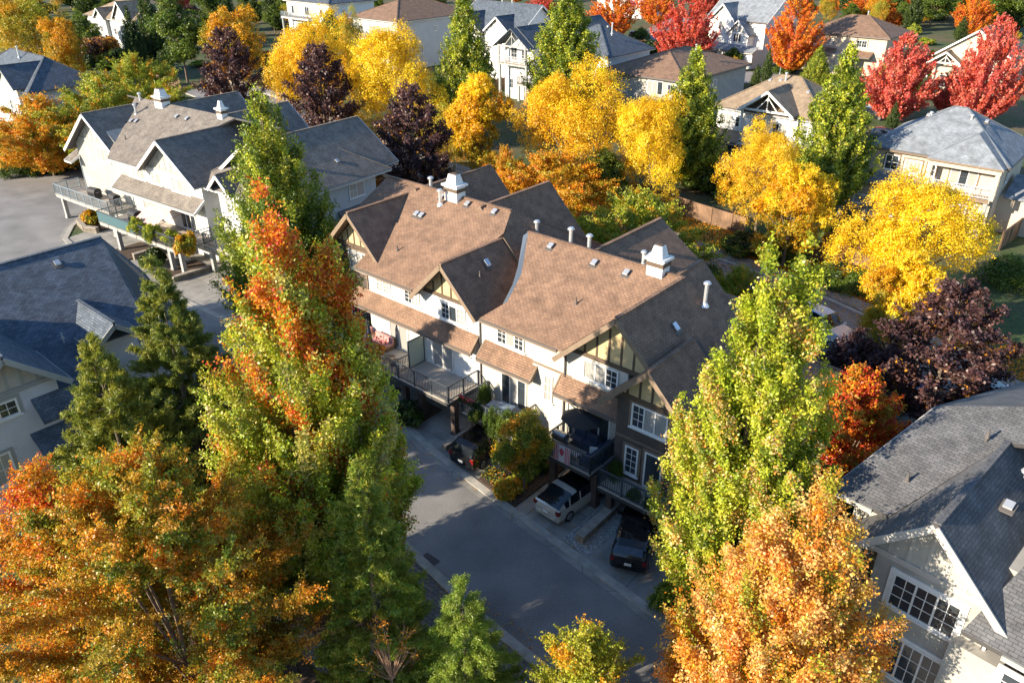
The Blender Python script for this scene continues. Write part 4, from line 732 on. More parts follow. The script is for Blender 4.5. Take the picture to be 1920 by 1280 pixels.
# ------------------------------------------------------------------ cars
def car(label, a, b_, head, paint, L_=4.4, wd=1.76, h=1.48, shape='hatch', roofp=None, group=None, name='parked_car', plate=True, xy=None):
    loc = W(a, b_) if xy is None else xy
    r = root(name, label, 'car', (loc[0], loc[1], .02), head, group)      # local +x is the nose
    w_ = wd/2; S_ = {'slope': [(-.5, .38, .78, .80, .80), (-.488, .26, .95, .91, .97), (-.472, .22, .98, .96, 1.05), (-.37, .2, .95, .99, 1.24), (-.23, .2, .93, 1.0, 1.43), (-.15, .2, .92, 1.0, 1.47), (-.03, .2, .94, 1.0, 1.5), (.08, .2, .93, 1.0, 1.46), (.29, .2, .92, .99, .97), (.39, .2, .82, .95, .84), (.47, .22, .70, .87, .72), (.5, .34, .55, .72, .58)], 'hatch': [(-.5, .38, .80, .80, .82), (-.488, .26, .98, .90, 1.0), (-.47, .22, 1.0, .97, 1.12), (-.40, .2, .99, 1.0, 1.34), (-.30, .2, .98, 1.0, 1.45), (-.08, .2, .95, 1.0, 1.5), (.06, .2, .93, 1.0, 1.46), (.25, .2, .92, .99, .96), (.38, .2, .84, .96, .86), (.47, .22, .72, .88, .74), (.5, .34, .55, .74, .58)],
        'suv': [(-.5, .42, .85, .86, .87), (-.49, .3, 1.02, .95, 1.08), (-.47, .26, 1.03, .98, 1.3), (-.44, .25, 1.03, 1.0, 1.55), (-.35, .25, 1.02, 1.0, 1.64), (-.05, .25, 1.0, 1.0, 1.66), (.08, .25, .99, 1.0, 1.6), (.22, .25, 1.0, .99, 1.06), (.38, .25, .95, .97, .98), (.475, .28, .84, .9, .86), (.5, .4, .66, .8, .7)]}[shape]
    sc = h/(1.66 if shape == 'suv' else 1.5); body = MB(); gl = MB(); rf = MB(); sp = MB(); body.smooth = True; rings = []
    for x, zb, zs, k, zr in S_:
        hw = w_*k; green = zr-zs > .2; rw = hw*(.80 if green else .90); zt = zr*sc; zs = zs*sc
        if not green: zt = max(zt, zs+.01)
        rings.append(([(0, zb), (hw*.93, zb), (hw, zb+.16), (hw*1.0, (zb+zs)/2+.08), (hw*.965, zs), (rw, zt-(.06 if green else .01)), (rw*.82, zt), (0, zt+.015)], x*L_, green))
    for (p, xa, ga), (q, xb, gb) in zip(rings, rings[1:]):
        for i in range(7):
            steep = abs(p[6][1]-q[6][1])/abs(xb-xa) > (.22 if shape == 'slope' else .45) and (ga or gb)
            side = i == 4 and ga and gb
            tgt = gl if (side or (i in (5, 6) and steep and (ga or gb) and max(p[6][1], q[6][1]) > 1.0*sc)) else (rf if (roofp and i in (5, 6) and ga and gb and xa > -.16*L_) else sp if (roofp and i in (5, 6) and ga and gb) else body)
            for s in (1, -1):
                f = [(xa, s*p[i][0], p[i][1]), (xb, s*q[i][0], q[i][1]), (xb, s*q[i+1][0], q[i+1][1]), (xa, s*p[i+1][0], p[i+1][1])]
                if s == -1: f.reverse()
                # tiny faces collapse safely
                tgt.poly(f)
    for k in (0, -1):
        p, x, _ = rings[k]; pts = [(x, y, z) for y, z in p]+[(x, -y, z) for y, z in reversed(p[1:-1])]
        body.poly(pts if k == -1 else list(reversed(pts)))
    B_ = body.obj('body', paint, r); gl.obj('window_glass', M['car_glass'], r)
    if roofp: rf.obj('roof_panel', roofp, r)
    if sp.f: sp.obj('roof_edge', paint, r)
    pm = MB()     # pillars
    for (x, z0, x1, z1) in ((.06, .95, .25, .98), ): pass
    for s in (1, -1):
        for x in (-.12*L_, -.30*L_ if shape == 'slope' else -.35*L_): pm = MB(); pm.bar((x, s*w_*.965, .93*sc), (x+.05, s*w_*.83, (1.58 if shape == 'suv' else 1.42 if shape == 'hatch' else 1.34)*sc), .07, .03); pm.obj('pillar', paint, r)
    for sx in (-.31, .31):
        for s in (1, -1):
            t = MB(); x = sx*L_; t.cyl((x, s*(w_-.2), .32), (x, s*(w_+.012), .32), .32, .32, 20); o = t.obj('wheel', M['tyre'], r)
            rm_ = MB(); rm_.cyl((x, s*(w_+.013), .32), (x, s*(w_+.022), .32), .21, .2, 16)
            for k in range(5): an = k*1.2566; rm_.bar((x, s*(w_+.028), .32), (x+.19*math.cos(an), s*(w_+.028), .32+.19*math.sin(an)), .015, .05)
            rm_.obj('rim', M['rim'], o)
            hl = MB(); hx = .478*L_ if sx > 0 else -.492*L_
            if sx > 0: hl.box(hx-.12, hx+.04, s*(w_*.58), s*(w_*.86), .56*sc, .68*sc); hl.obj('headlight', M['headlamp'], r)
            else: hl.box(hx-.035, hx+.16, s*(w_*.72), s*(w_*.955), .74*sc, (1.05 if shape == 'suv' else .97)*sc); hl.obj('taillight', M['taillamp'], r)
    for s in (1, -1): mm = MB(); mm.box(.2*L_, .2*L_+.12, s*w_*.96, s*(w_+.17), .95*sc, 1.08*sc); mm.obj('mirror', paint, r)
    b = MB(); b.box(-.5*L_-.04, -.5*L_+.05, -w_*.72, w_*.72, .36, .5); b.obj('bumper', paint, r)
    if plate: p = MB(); p.box(-.5*L_-.052, -.5*L_-.042, -.16, .16, .56 if shape == 'suv' else .6, .72 if shape == 'suv' else .75); p.obj('licence_plate', M['trim_white'], r); p = MB(); p.box(-.5*L_-.04, -.5*L_+.02, -.28, .28, .53, .80); p.obj('tailgate_recess', paint, r)
    wp = MB(); wp.bar((-.478*L_, -.1, 1.0*sc), (-.462*L_, .28, 1.12*sc), .02, .02); wp.obj('wiper', M['trim_dark'], r)
    return r
def paintm(n, c, metal=.5, rough=.25): m = mat(n, c, rough, metal); m.node_tree.nodes['Principled BSDF'].inputs['Coat Weight'].default_value = .8; return m
M['car_glass'] = mat('car_glass', (.012, .016, .022), .04, spec=1.); M['tyre'] = mat('tyre_rubber', (.018, .018, .018), .8); M['rim'] = mat('alloy_rim', (.35, .36, .37), .35, .8)
M['headlamp'] = mat('headlamp_lens', (.6, .62, .65), .1); M['taillamp'] = mat('taillamp_lens', (.16, .008, .008), .15)
black = paintm('black_car_paint', (.012, .012, .014)); silver = paintm('champagne_silver_paint', (.58, .55, .49), .35)
hd = YAW+R(90)
car('champagne silver hatchback with black roof, backed under the striped-banner deck', -18.6, 26.7, hd+R(-4), silver, 4.45, 1.76, 1.49, 'slope', roofp=black)
car('black SUV with red tail lights, half under the plant-filled deck beside the small tree', -25.0, 26.9, hd+R(3), black, 4.4, 1.82, 1.62, 'suv')
car('black hatchback parked at an angle on the drive below the dark brown gable', -14.4, 26.0, hd+R(23), black, 4.25, 1.78, 1.46)
def pcar(label, x, y, az, paint, shape='hatch', L_=4.4, h=1.5): p = at(x, y); return car(label, 0, 0, az, paint, L_, 1.8, h, shape, xy=p, group=None)
sd = math.atan2(SP[9][1]-SP[8][1], SP[9][0]-SP[8][0])
pcar('white van on the street just right of the tall green maple', 1538, 632, sd, paintm('white_van_paint', (.75, .76, .78), 0), 'suv', 5.0, 2.1)
pcar('blue car in shade under the yellow and purple trees', 1672, 712, sd, paintm('blue_car_paint', (.03, .07, .25)), 'suv')
pcar('white car glimpsed beneath the purple tree at right', 1842, 752, sd+.3, paintm('white_car_paint', (.7, .72, .75), .1))
pcar('dark SUV parked beyond the dark blue roof, top centre right', 1193, 72, sd+1.9, black, 'suv', 4.8, 1.8)
pcar('dark car parked on the far road behind the tall slim poplar', 1640, 222, sd, paintm('charcoal_car_paint', (.04, .045, .05)), 'suv')
pcar('silver car on the far road beside the clipped yews', 1655, 205, sd, silver)
pcar('grey car in the back street left of the beige house', 1662, 262, sd+.2, paintm('grey_car_paint', (.2, .21, .22)))
# ------------------------------------------------------------------ things on the decks
cush_pink = mat('pink_cushion', (.52, .26, .25), .9, nz=.12); wicker = brick('wicker', (.23, .15, .09), (.16, .10, .06), (.05, .03, .02), .08, .03, .004, .8, .2, 3)
navy = mat('navy_fabric', (.03, .045, .085), .85, nz=.15); dark_cover = mat('black_cover', (.03, .03, .034), .6, nz=.2, nscale=2, bump=.6); bluegrey = mat('blue_grey_cover', (.15, .20, .27), .7, nz=.2, bump=.8, nscale=3)
def sofa(label, pts_a, a0, b0, z, fab, base, yaw=0):
    # pts_a: list of (x0,x1,y0,y1,back side)
    r = root('outdoor_sofa', label, 'sofa', W(a0, b0, z), YAW+yaw)
    for x0, x1, y0, y1, bk in pts_a:
        f = MB(); f.box(x0, x1, y0, y1, .03, .3)
        if bk == 'N': f.box(x0, x1, y1-.1, y1, .3, .72)
        if bk == 'W': f.box(x0, x0+.1, y0, y1, .3, .72)
        if bk == 'E': f.box(x1-.1, x1, y0, y1, .3, .72)
        f.obj('frame', base, r); L_ = (x1-x0) if bk == 'N' else (y1-y0); n = max(1, round(L_/.7))
        for i in range(n):
            c = MB(); d = MB(); e = .02
            if bk == 'N': u0, u1 = x0+L_*i/n+e, x0+L_*(i+1)/n-e; c.box(u0, u1, y0+e, y1-.12, .3, .44); d.box(u0, u1, y1-.28, y1-.11, .44, .8)
            else:
                u0, u1 = y0+L_*i/n+e, y0+L_*(i+1)/n-e; xa, xb = (x0+.12, x1-e) if bk == 'W' else (x0+e, x1-.12); c.box(xa, xb, u0, u1, .3, .44)
                d.box(x0+.11, x0+.28, u0, u1, .44, .8) if bk == 'W' else d.box(x1-.28, x1-.11, u0, u1, .44, .8)
            for q, nm in ((c, 'seat_cushion'), (d, 'back_cushion')):
                o = q.obj(nm, fab, r); bv = o.modifiers.new('b', 'BEVEL'); bv.width = .05; bv.segments = 2
    return r
sofa('pink-cushioned L-shaped wicker sofa on the sunny left deck', [(0, .85, 0, 2.1, 'W'), (.87, 2.5, 1.3, 2.1, 'N')], -37.05, 26.75, 2.5, cush_pink, wicker)
sofa('navy corner sofa on the deck with the striped banner', [(0, 1.5, 1.3, 2.05, 'N'), (1.52, 2.3, .1, 2.05, 'E')], -19.95, 26.6, 2.4, navy, M['rail'])
t = root('cushion', 'small white square cushion on the navy corner sofa', 'cushion', W(-18.1, 27.5, 2.86), YAW+.5); c = MB(); c.box(-.2, .2, -.06, .06, 0, .36); o = c.obj('pad', mat('white_cushion', (.6, .6, .58), .9), t); bv = o.modifiers.new('b', 'BEVEL'); bv.width = .05; bv.segments = 2
def table(label, a, b_, z, wd, d, h, m, round_=False, name='patio_table'):
    r = root(name, label, 'table', W(a, b_, z), YAW); t = MB(); t.cyl((0, 0, h-.04), (0, 0, h), wd/2, wd/2, 24) if round_ else t.box(-wd/2, wd/2, -d/2, d/2, h-.04, h); t.obj('table_top', m, r)
    for x in (-1, 1):
        for y in (-1, 1): l = MB(); l.bar((x*wd*.3, y*d*.3, 0), (x*wd*.3, y*d*.3, h-.04), .04, .04); l.obj('leg', M['rail'], r)
table('small round cream table beside the folded navy parasol', -33.4, 27.3, 2.5, .75, .75, .45, M['trim_tan'], True); table('low grey table in front of the navy corner sofa', -19.0, 27.0, 2.4, .8, .5, .4, mat('table_grey', (.38, .40, .42), .4))
def chair(label, a, b_, z, yaw, m):
    r = root('patio_chair', label, 'chair', W(a, b_, z), YAW+yaw); s = MB(); s.box(-.26, .26, -.25, .25, .4, .45); s.obj('seat', m, r); s = MB(); s.slab([(-.26, .25, .45), (.26, .25, .45), (.26, .34, .95), (-.26, .34, .95)], .04); s.obj('backrest', m, r)
    for x in (-1, 1):
        for y in (-1, 1): l = MB(); l.bar((x*.24, y*.23, 0), (x*.24, y*.23, .4), .03, .03); l.obj('leg', M['rail'], r)
        l = MB(); l.bar((x*.27, -.22, .62), (x*.27, .27, .62), .04, .03); l.bar((x*.27, -.22, .4), (x*.27, -.22, .62), .03, .03); l.obj('armrest', M['rail'], r)
chair('blue folding chair at the rail left of the frosted screen', -32.5, 26.95, 2.5, 2.6, navy); chair('dark metal chair with orange towel side, at the sunny deck rail', -34.2, 26.85, 2.5, 3.4, M['rail'])
tw = MB(); tw.box(-.25, .25, -.05, -.02, -.35, .35); tw.box(-.25, .25, -.05, .09, .35, .37); o = tw.obj('towel', mat('orange_towel', (.55, .17, .05), .95, nz=.15), None, tuple(W(-33.9, 26.42, 3.25)), YAW); tag(o, 'orange towel hanging over the sunny deck rail', 'towel')
def parasol(label, a, b_, z, h, m):
    r = root('parasol', label, 'parasol', W(a, b_, z), YAW); p = MB(); p.cyl((0, 0, 0), (0, 0, h), .025); p.obj('pole', M['trim_tan'], r); p = MB(); p.cyl((0, 0, 0), (0, 0, .1), .28, .24, 16); p.obj('base', M['rail'], r)
    c = MB(); n = 16
    for z0, z1, r0, r1 in ((.55, .9, .19, .23), (.9, h-.5, .23, .15), (h-.5, h-.05, .15, .04)):
        for i in range(n):
            a0, a1 = i*6.2832/n, (i+1)*6.2832/n; k0, k1 = 1+.22*(i % 2), 1+.22*((i+1) % 2)
            c.poly([(r0*k0*math.cos(a0), r0*k0*math.sin(a0), z0), (r0*k1*math.cos(a1), r0*k1*math.sin(a1), z0), (r1*k1*math.cos(a1), r1*k1*math.sin(a1), z1), (r1*k0*math.cos(a0), r1*k0*math.sin(a0), z1)])
    c.obj('canopy', m, r)
parasol('folded navy parasol standing among the pink sofas', -35.2, 27.2, 2.5, 2.5, navy)
r = root('cantilever_parasol', 'open black mesh parasol over the deck with the navy sofa', 'parasol', W(-20.35, 28.3, 2.4), YAW); p = MB(); p.cyl((0, 0, 0), (0, 0, 2.2), .03); p.bar((0, 0, 2.2), (1.2, -.6, 2.35), .04, .04); p.obj('pole', M['rail'], r)
c = MB(); C0 = (1.2, -.5, 2.3)
for i in range(8):
    a0, a1 = i*.7854, (i+1)*.7854; c.slab([C0, (C0[0]+1.15*math.cos(a0), C0[1]+.95*math.sin(a0), 1.95), (C0[0]+1.15*math.cos(a1), C0[1]+.95*math.sin(a1), 1.95)], .02)
c.obj('canopy', mat('black_mesh', (.02, .022, .025), .9), r)
def bbq(label, a, b_, z, m, yaw=0, s=1.):
    r = root('barbecue', label, 'barbecue', W(a, b_, z), YAW+yaw); c = MB(); c.box(-.35*s, .35*s, -.27*s, .27*s, .1, .8); c.obj('cabinet', m, r); l = MB()
    for i in range(8):
        a0, a1 = math.pi*i/8, math.pi*(i+1)/8; l.poly([(-.38*s, .27*s*math.cos(a0), .8+.3*math.sin(a0)), (.38*s, .27*s*math.cos(a0), .8+.3*math.sin(a0)), (.38*s, .27*s*math.cos(a1), .8+.3*math.sin(a1)), (-.38*s, .27*s*math.cos(a1), .8+.3*math.sin(a1))])
    for x in (-.38, .38): l.poly([(x*s, .27*s*math.cos(math.pi*i/8), .8+.3*math.sin(math.pi*i/8)) for i in range(9)])
    l.obj('lid', m, r)
    for x in (-1, 1): t = MB(); t.box(x*.38*s, x*.65*s, -.2*s, .2*s, .76, .8); t.obj('side_shelf', m, r)
bbq('stainless barbecue with open side shelves at the left of the banner deck', -20.0, 27.2, 2.4, mat('stainless', (.35, .36, .37), .3, .8)); bbq('large black covered barbecue on the white upper-left deck', -70.3, 29.6, 2.5, dark_cover, 0, 1.7)
bbq('black covered grill on the pale blue deck, near its corner', -79.8, 30.2, 2.5, dark_cover, .2, 1.5); bbq('dark covered grill beside the party rail, second on the pale blue deck', -76.4, 30.6, 2.5, dark_cover, 0, 1.4)
r = root('covered_table', 'table under a blue-grey cover on the plant-filled deck', 'table', W(-24.6, 27.7, 2.1), YAW+.15); c = MB(); c.slab([(-.75, -.4, .78), (.75, -.4, .74), (.75, .4, .8), (-.75, .4, .72)], .3); c.obj('cover', bluegrey, r)
for x in (-.6, .6):
    for y in (-.3, .3): l = MB(); l.bar((x, y, 0), (x, y, .5), .04, .04); l.obj('leg', M['rail'], r)
# striped banner on the rail
r = root('banner', 'white banner with red and pink stripes and emblem hung on the deck rail', 'banner', W(-19.25, 26.36, 2.42), YAW); wht = mat('banner_white', (.62, .60, .60), .9); red = mat('banner_red', (.55, .07, .10), .9)
c = MB(); c.box(-.52, .52, -.02, 0, 0, 1.02); c.obj('cloth', wht, r)
c = MB()
for i in (-4, -3, -2, 2, 3, 4): c.box(i*.115-.03, i*.115+.03, -.026, -.021, .02, 1.0)
c.poly([(-.12, -.026, .5), (0, -.026, .35), (.12, -.026, .5), (.16, -.026, .7), (0, -.026, .88), (-.16, -.026, .7)]); c.obj('stripe', red, r)
def ac(label, a, b_, z=.1, front='F'):
    r = root('air_conditioner', label, 'air conditioner', W(a, b_, z), YAW); c = MB(); c.box(-.45, .45, -.18, .18, 0, .8); c.obj('casing', M['trim_white'], r); f = MB(); f.cyl((-.1, -.185, .4), (-.1, -.2, .4), .29, .29, 20); f.obj('fan_grille', M['rail'], r)
ac('white outdoor air conditioner behind the left deck posts', -64.4, 30.6); ac('small air conditioner behind the middle deck posts', -31.0, 28.9)
def pot(label, a, b_, z, h=.35, rr=.2, col=(.25, .12, .07), name='flower_pot'):
    r = root(name, label, 'plant pot', W(a, b_, z), YAW); c = MB(); c.cyl((0, 0, 0), (0, 0, h), rr*.75, rr, 14); c.cyl((0, 0, h-.05), (0, 0, h), rr*1.1, rr*1.1, 14); c.obj('pot', mat('pot_clay', col, .8), r); return r
#%%TREES
# ------------------------------------------------------------------ trees
def unit(v): return v/np.maximum(np.linalg.norm(v, axis=-1, keepdims=True), 1e-9)
def leaf_mesh(name, C, N, sz, col, asp, T=None, rng=None):
    n = len(C); N = unit(N); t = rng.normal(size=(n, 3)) if T is None else T
    t = t-N*np.sum(t*N, 1, keepdims=True); t = unit(t); b = np.cross(N, t); sz = np.asarray(sz).reshape(-1, 1)*np.ones((n, 1))
    bend = N*sz*.25
    V = np.stack([C-t*sz, C+b*sz*asp+bend, C+t*sz, C-b*sz*asp+bend], 1).reshape(-1, 3).astype(np.float32)
    me = bpy.data.meshes.new(name); me.vertices.add(4*n); me.vertices.foreach_set('co', V.ravel()); me.loops.add(4*n); me.polygons.add(n)
    me.loops.foreach_set('vertex_index', np.arange(4*n, dtype=np.int32)); me.polygons.foreach_set('loop_start', np.arange(0, 4*n, 4, dtype=np.int32))
    try: me.polygons.foreach_set('loop_total', np.full(n, 4, dtype=np.int32))
    except Exception: pass
    a = me.color_attributes.new('Col', 'FLOAT_COLOR', 'POINT'); c4 = np.ones((n, 4, 4), dtype=np.float32); c4[:, :, :3] = np.clip(col, 0, 1)[:, None, :]; a.data.foreach_set('color', c4.ravel())
    me.materials.append(M['leaf']); me.update(calc_edges=True); return me
PAL = {
 'yellow': [(.92, .64, .015), (.90, .57, .012), (.94, .70, .03), (.80, .52, .02)], 'gold': [(.80, .40, .01), (.72, .32, .01), (.55, .33, .02)], 'ygreen': [(.36, .38, .03), (.28, .34, .03), (.46, .40, .03)],
 'green': [(.13, .20, .02), (.09, .16, .015), (.18, .24, .025)], 'lime': [(.50, .55, .035), (.40, .48, .03), (.58, .56, .05)], 'limelit': [(.55, .52, .14), (.38, .46, .04), (.30, .42, .03), (.60, .50, .22)],
 'orange': [(.78, .28, .015), (.72, .20, .012), (.82, .38, .02)], 'rust': [(.66, .28, .02), (.55, .26, .02), (.74, .32, .02)], 'red': [(.62, .05, .025), (.70, .12, .03), (.50, .04, .03)], 'pink': [(.74, .17, .13), (.62, .11, .09), (.78, .27, .16), (.48, .10, .07)],
 'purple': [(.11, .055, .055), (.07, .04, .05), (.16, .075, .06)], 'pine': [(.17, .22, .03), (.11, .165, .025), (.26, .28, .04)], 'dgreen': [(.035, .065, .015), (.05, .08, .018), (.025, .05, .015)], 'spruce': [(.26, .36, .035), (.18, .29, .03), (.34, .42, .05)],
 'olive': [(.34, .33, .03), (.26, .28, .02), (.44, .34, .03)], 'pinelit': [(.30, .32, .035), (.22, .26, .03), (.38, .36, .04)],
 'brown': [(.30, .15, .06), (.22, .12, .06), (.38, .22, .08)], 'peach': [(.84, .46, .12), (.78, .32, .05), (.86, .60, .25), (.60, .46, .06)]}
def pick(names, n, rng):
    c = np.concatenate([np.array(PAL[k]) for k in names]); return c[rng.integers(0, len(c), n)]
def tinted(base, rng, am=.16): n = len(base); return base*(1+rng.normal(0, am, (n, 1)))*(1+rng.normal(0, .05, (n, 3)))
def grow(kind, h, Rr, n, size, pals, seed, mixf=None, peaks=((0, 0, 1.),), z0=.08, asp=.6):
    rng = np.random.default_rng(seed); limbs = []; T = None
    if kind in ('round', 'shrub'):
        zc, rz = (h*.58, h*.44) if kind == 'round' else (h*.42, h*.55); K = 44 if kind == 'round' else 26; d = unit(rng.normal(size=(K, 3))); d[:, 2] = d[:, 2]*.9+.08; d = unit(d)
        rad = rng.uniform(.35, .9, K); c = np.stack([d[:, 0]*Rr*rad, d[:, 1]*Rr*rad, zc+d[:, 2]*rz*rad], 1)
        tt = (c[:, 2]/h); c[:, :2] *= np.where(tt > .55, 1-.32*(tt-.55)/.45, 1)[:, None]
        rl = rng.uniform(.16, .40, K)*Rr; SUB = 60; sd_ = unit(rng.normal(size=(K, SUB, 3))+np.array([0, 0, .3])+unit(c-np.array([0, 0, zc]))[:, None, :]*.55)
        sc = c[:, None, :]+sd_*(rl[:, None, None]*rng.uniform(.6, 1.15, (K, SUB, 1))); sc = sc.reshape(-1, 3); w_ = np.repeat(rl**2, SUB); k = rng.choice(len(sc), n, p=w_/w_.sum())
        C = sc[k]+rng.normal(size=(n, 3))*(np.repeat(rl, SUB)[k]*(.11 if kind == 'round' else .15))[:, None]; Nn = unit(sd_.reshape(-1, 3)[k]*.8+rng.normal(size=(n, 3))*.75+[0, 0, .25])
        pc = pick(pals, K, rng)[k//SUB]*.55+pick(pals, len(sc), rng)[k]*.45; col = pc
        for i in rng.choice(K, min(K, 14), replace=False): limbs.append([np.array([0, 0, h*.22]), np.array([c[i, 0]*.4, c[i, 1]*.4, h*.22+(c[i, 2]-h*.22)*.55]), c[i]])
        out = unit(C-np.array([0, 0, zc]))
    else:
        pk = np.array([p[:2] for p in peaks]); ph = np.array([p[2] for p in peaks])
        P = dict(column=(.27, .42, 1.45, 620), red=(.38, .5, 1.8, 260), purple=(.45, .5, 1.9, 160), spread=(.42, .4, 2.4, 190), pine=(.2, .5, 1.2, 330), spruce=(.06, .5, 1.05, 260), bare=(.5, .5, 1.5, 40))[kind]
        NB = P[3]; tm, e0, e1, _ = P; pid = rng.integers(0, len(peaks), NB); hh = h*ph[pid]
        t_end = np.clip(1-rng.uniform(0, 1, NB)**(.74 if kind in ('column', 'spruce', 'pine') else .85), .04, 1)
        prof = np.where(t_end < tm, np.clip(t_end/tm, .05, 1)**e0, np.clip(1-((t_end-tm)/(1-tm))**e1, 0, 1)); prof = np.maximum(prof, .03)
        wid = rng.uniform(.62, 1.08, NB) if kind != 'column' else rng.uniform(.6, 1.06, NB); wid = np.sqrt(rng.uniform(.06, 1.1, NB)) if kind == 'spread' else wid; re = Rr*prof*wid; ze = h*z0+(hh-h*z0)*t_end; az = np.arange(NB)*2.39996+rng.uniform(-.4, .4, NB)
        rise = dict(column=1.9, red=1.2, purple=.75, spread=.38, pine=.25, spruce=-.12, bare=1.1)[kind]; zs = np.clip(ze-re*rise, h*.05, None)
        if kind == 'spread': zs = np.clip(ze-re*rise-h*.1, h*.12, h*.55)
        cx = pk[pid, 0]*np.clip(t_end, .2, 1); cy = pk[pid, 1]*np.clip(t_end, .2, 1)
        start = np.stack([cx*.8, cy*.8, zs], 1); end = np.stack([cx+re*np.cos(az), cy+re*np.sin(az), ze], 1)
        def path(b, s):
            a, e = start[b], end[b]; q = a+(e-a)*s[:, None]; 
            pw = dict(column=1.5, red=1.25, purple=1.1, spread=.75, pine=1.6, spruce=.8, bare=1.1)[kind]
            q[:, 2] = a[:, 2]+(e[:, 2]-a[:, 2])*s**pw; return q
        NT = dict(column=16, red=18, purple=20, spread=26, pine=22, spruce=22, bare=14)[kind]*NB; L_ = np.linalg.norm(end-start, axis=1); tb = rng.choice(NB, NT, p=(L_+.3)/(L_+.3).sum()); s = rng.uniform(.25 if kind != 'pine' else .4, 1.0, NT)**.75
        p0 = path(tb, s); bd = unit(end[tb]-start[tb]+1e-6); outv = unit(np.stack([np.cos(az[tb]), np.sin(az[tb]), np.zeros(NT)], 1)); r3 = rng.normal(size=(NT, 3))
        up = np.array([0, 0, 1.]); wts = dict(column=(.25, .25, 1.0, .38, .085), red=(.5, .4, .6, .4, .10), purple=(.4, .5, .4, .6, .12), spread=(.7, .5, .12, .55, .16), pine=(.4, .5, .55, .45, .085), spruce=(.6, .6, -.18, .45, .09), bare=(.6, .3, .6, .5, .16))[kind]
        td = bd*wts[0]+outv*wts[1]+up*wts[2]+r3*wts[3]
        if kind == 'spread': td[:, 2] = td[:, 2]*.45+.12
        td = unit(td); tl = wts[4]*(Rr+h*.25)*rng.uniform(.5, 1.25, NT)*(1.15-.5*s)
        k = rng.integers(0, NT, n); u = rng.uniform(0, 1, n); jit = dict(column=.085, red=.06, purple=.09, spread=.045, pine=.05, spruce=.05, bare=.04)[kind]*(Rr*.35+.4)
        C = p0[k]+td[k]*(u*tl[k])[:, None]+rng.normal(size=(n, 3))*jit*(1.1-.6*u)[:, None]
        C[:, 2] = np.maximum(C[:, 2], .15)
        Nn = rng.normal(size=(n, 3))*.75+outv[k]*.5+up*.35
        if kind in ('pine', 'spruce'): T = td[k]*1.1+rng.normal(size=(n, 3))*.75; Nn = rng.normal(size=(n, 3))
        col = pick(pals, NB, rng)[tb[k]]*.35+pick(pals, NT, rng)[k]*.65
        out = outv[k]
        for i in rng.choice(NB, min(NB, dict(column=40, red=22, purple=18, spread=14, pine=40, spruce=20, bare=40)[kind]), replace=False):
            a = start[i]; m_ = path(np.array([i]), np.array([.5]))[0]; e = path(np.array([i]), np.array([.97]))[0]; limbs.append([a, m_, e])
        if kind == 'bare':
            for i in rng.choice(NT, min(NT, 420), replace=False): limbs.append([p0[i], p0[i]+td[i]*tl[i]*.6, p0[i]+td[i]*tl[i]*1.2])
    col = tinted(col, rng)
    if mixf is not None: col = mixf(C, col, rng, out)
    return C, Nn, size*rng.uniform(.7, 1.25, n), col, asp, T, limbs, rng
def trunk_mesh(h, Rr, limbs, kind, peaks, mt, thick=None):
    b = MB(); b.smooth = True; r0 = thick or max(.09, h*.016); top = h*(.34 if kind == 'spread' else .55 if kind in ('round', 'bare') else .8)
    if kind != 'shrub':
        for p in peaks:
            tp = top*(p[2] if kind not in ('round',) else 1); N_ = 5; pr = None
            for i in range(N_):
                f0, f1 = i/N_, (i+1)/N_; b.cyl((p[0]*max(0, f0-.1), p[1]*max(0, f0-.1), tp*f0), (p[0]*max(0, f1-.1), p[1]*max(0, f1-.1), tp*f1), r0*(1.05-f0), r0*(1.05-f1)+.01, 8, cap=False)
    for l in limbs:
        p = min(peaks, key=lambda q: (q[0]-l[0][0])**2+(q[1]-l[0][1])**2); f_ = min(max(l[0][2], .02*h)/(top*(p[2] if kind != 'round' else 1)), .97); tz = top*(p[2] if kind != 'round' else 1)
        l = [np.array([p[0]*max(0, f_-.1), p[1]*max(0, f_-.1), f_*tz]) if l[0] is not None and not (kind == 'bare' and len(limbs) > 100 and ln_(l) < .6) else l[0], l[1], l[2]]
        ln = np.linalg.norm(l[2]-l[0]); r = min(r0*.5, .012+ln*.014)*(.55 if kind == 'spread' else .3 if kind == 'bare' else 1)
        b.cyl(l[0], l[1], r, r*.7, 5, cap=False); b.cyl(l[1], l[2], r*.7, r*.25, 5, cap=False)
    if not b.f: b.cyl((0, 0, 0), (0, 0, h*.5), .04, .02, 6)
    return b.mesh('trunk', mt)
def ln_(l): return float(np.linalg.norm(l[2]-l[0]))
CACHE = {}
def tree_at(key, label, loc, h, Rr, rz=None, group=None, name='tree', cat='tree', spec=None, bark='bark', crown='crown'):
    # spec: kind, n, size, pals, kwargs ; key: shared prototype
    if key not in CACHE:
        kind, n, size, pals, kw = spec; C, Nn, sz, col, asp, T, limbs, rng = grow(kind, h, Rr, n, size, pals, len(CACHE)*7+3, **kw)
        tp_ = kw.get('peaks', ((0, 0, 1.),)); CACHE[key] = (leaf_mesh('crown', C, Nn, sz, col, asp, T, rng), trunk_mesh(h, Rr, limbs, kind, kw.get('peaks', ((0, 0, 1.),)), M[bark]), h, Rr)
    cm, tm, h0, R0 = CACHE[key]; rz = random.uniform(0, 6.28) if rz is None else rz
    r = root(name, label, cat, (loc[0], loc[1], 0), rz, group); sc = (Rr/R0, Rr/R0, h/h0)
    for nm, me in ((crown, cm), ('trunk' if cat == 'tree' else 'stem', tm)): o = put(nm, me, r); o.scale = sc
    return r
def px_tree(key, label, xt, yt, yb, hw, spec, group=None, name='tree', cat='tree', bark='bark', rz=None, crown='crown'):
    loc, h, t = stand(xt, yt, yb); return tree_at(key, label, loc, h, hw*t, rz, group, name, cat, spec, bark, crown)
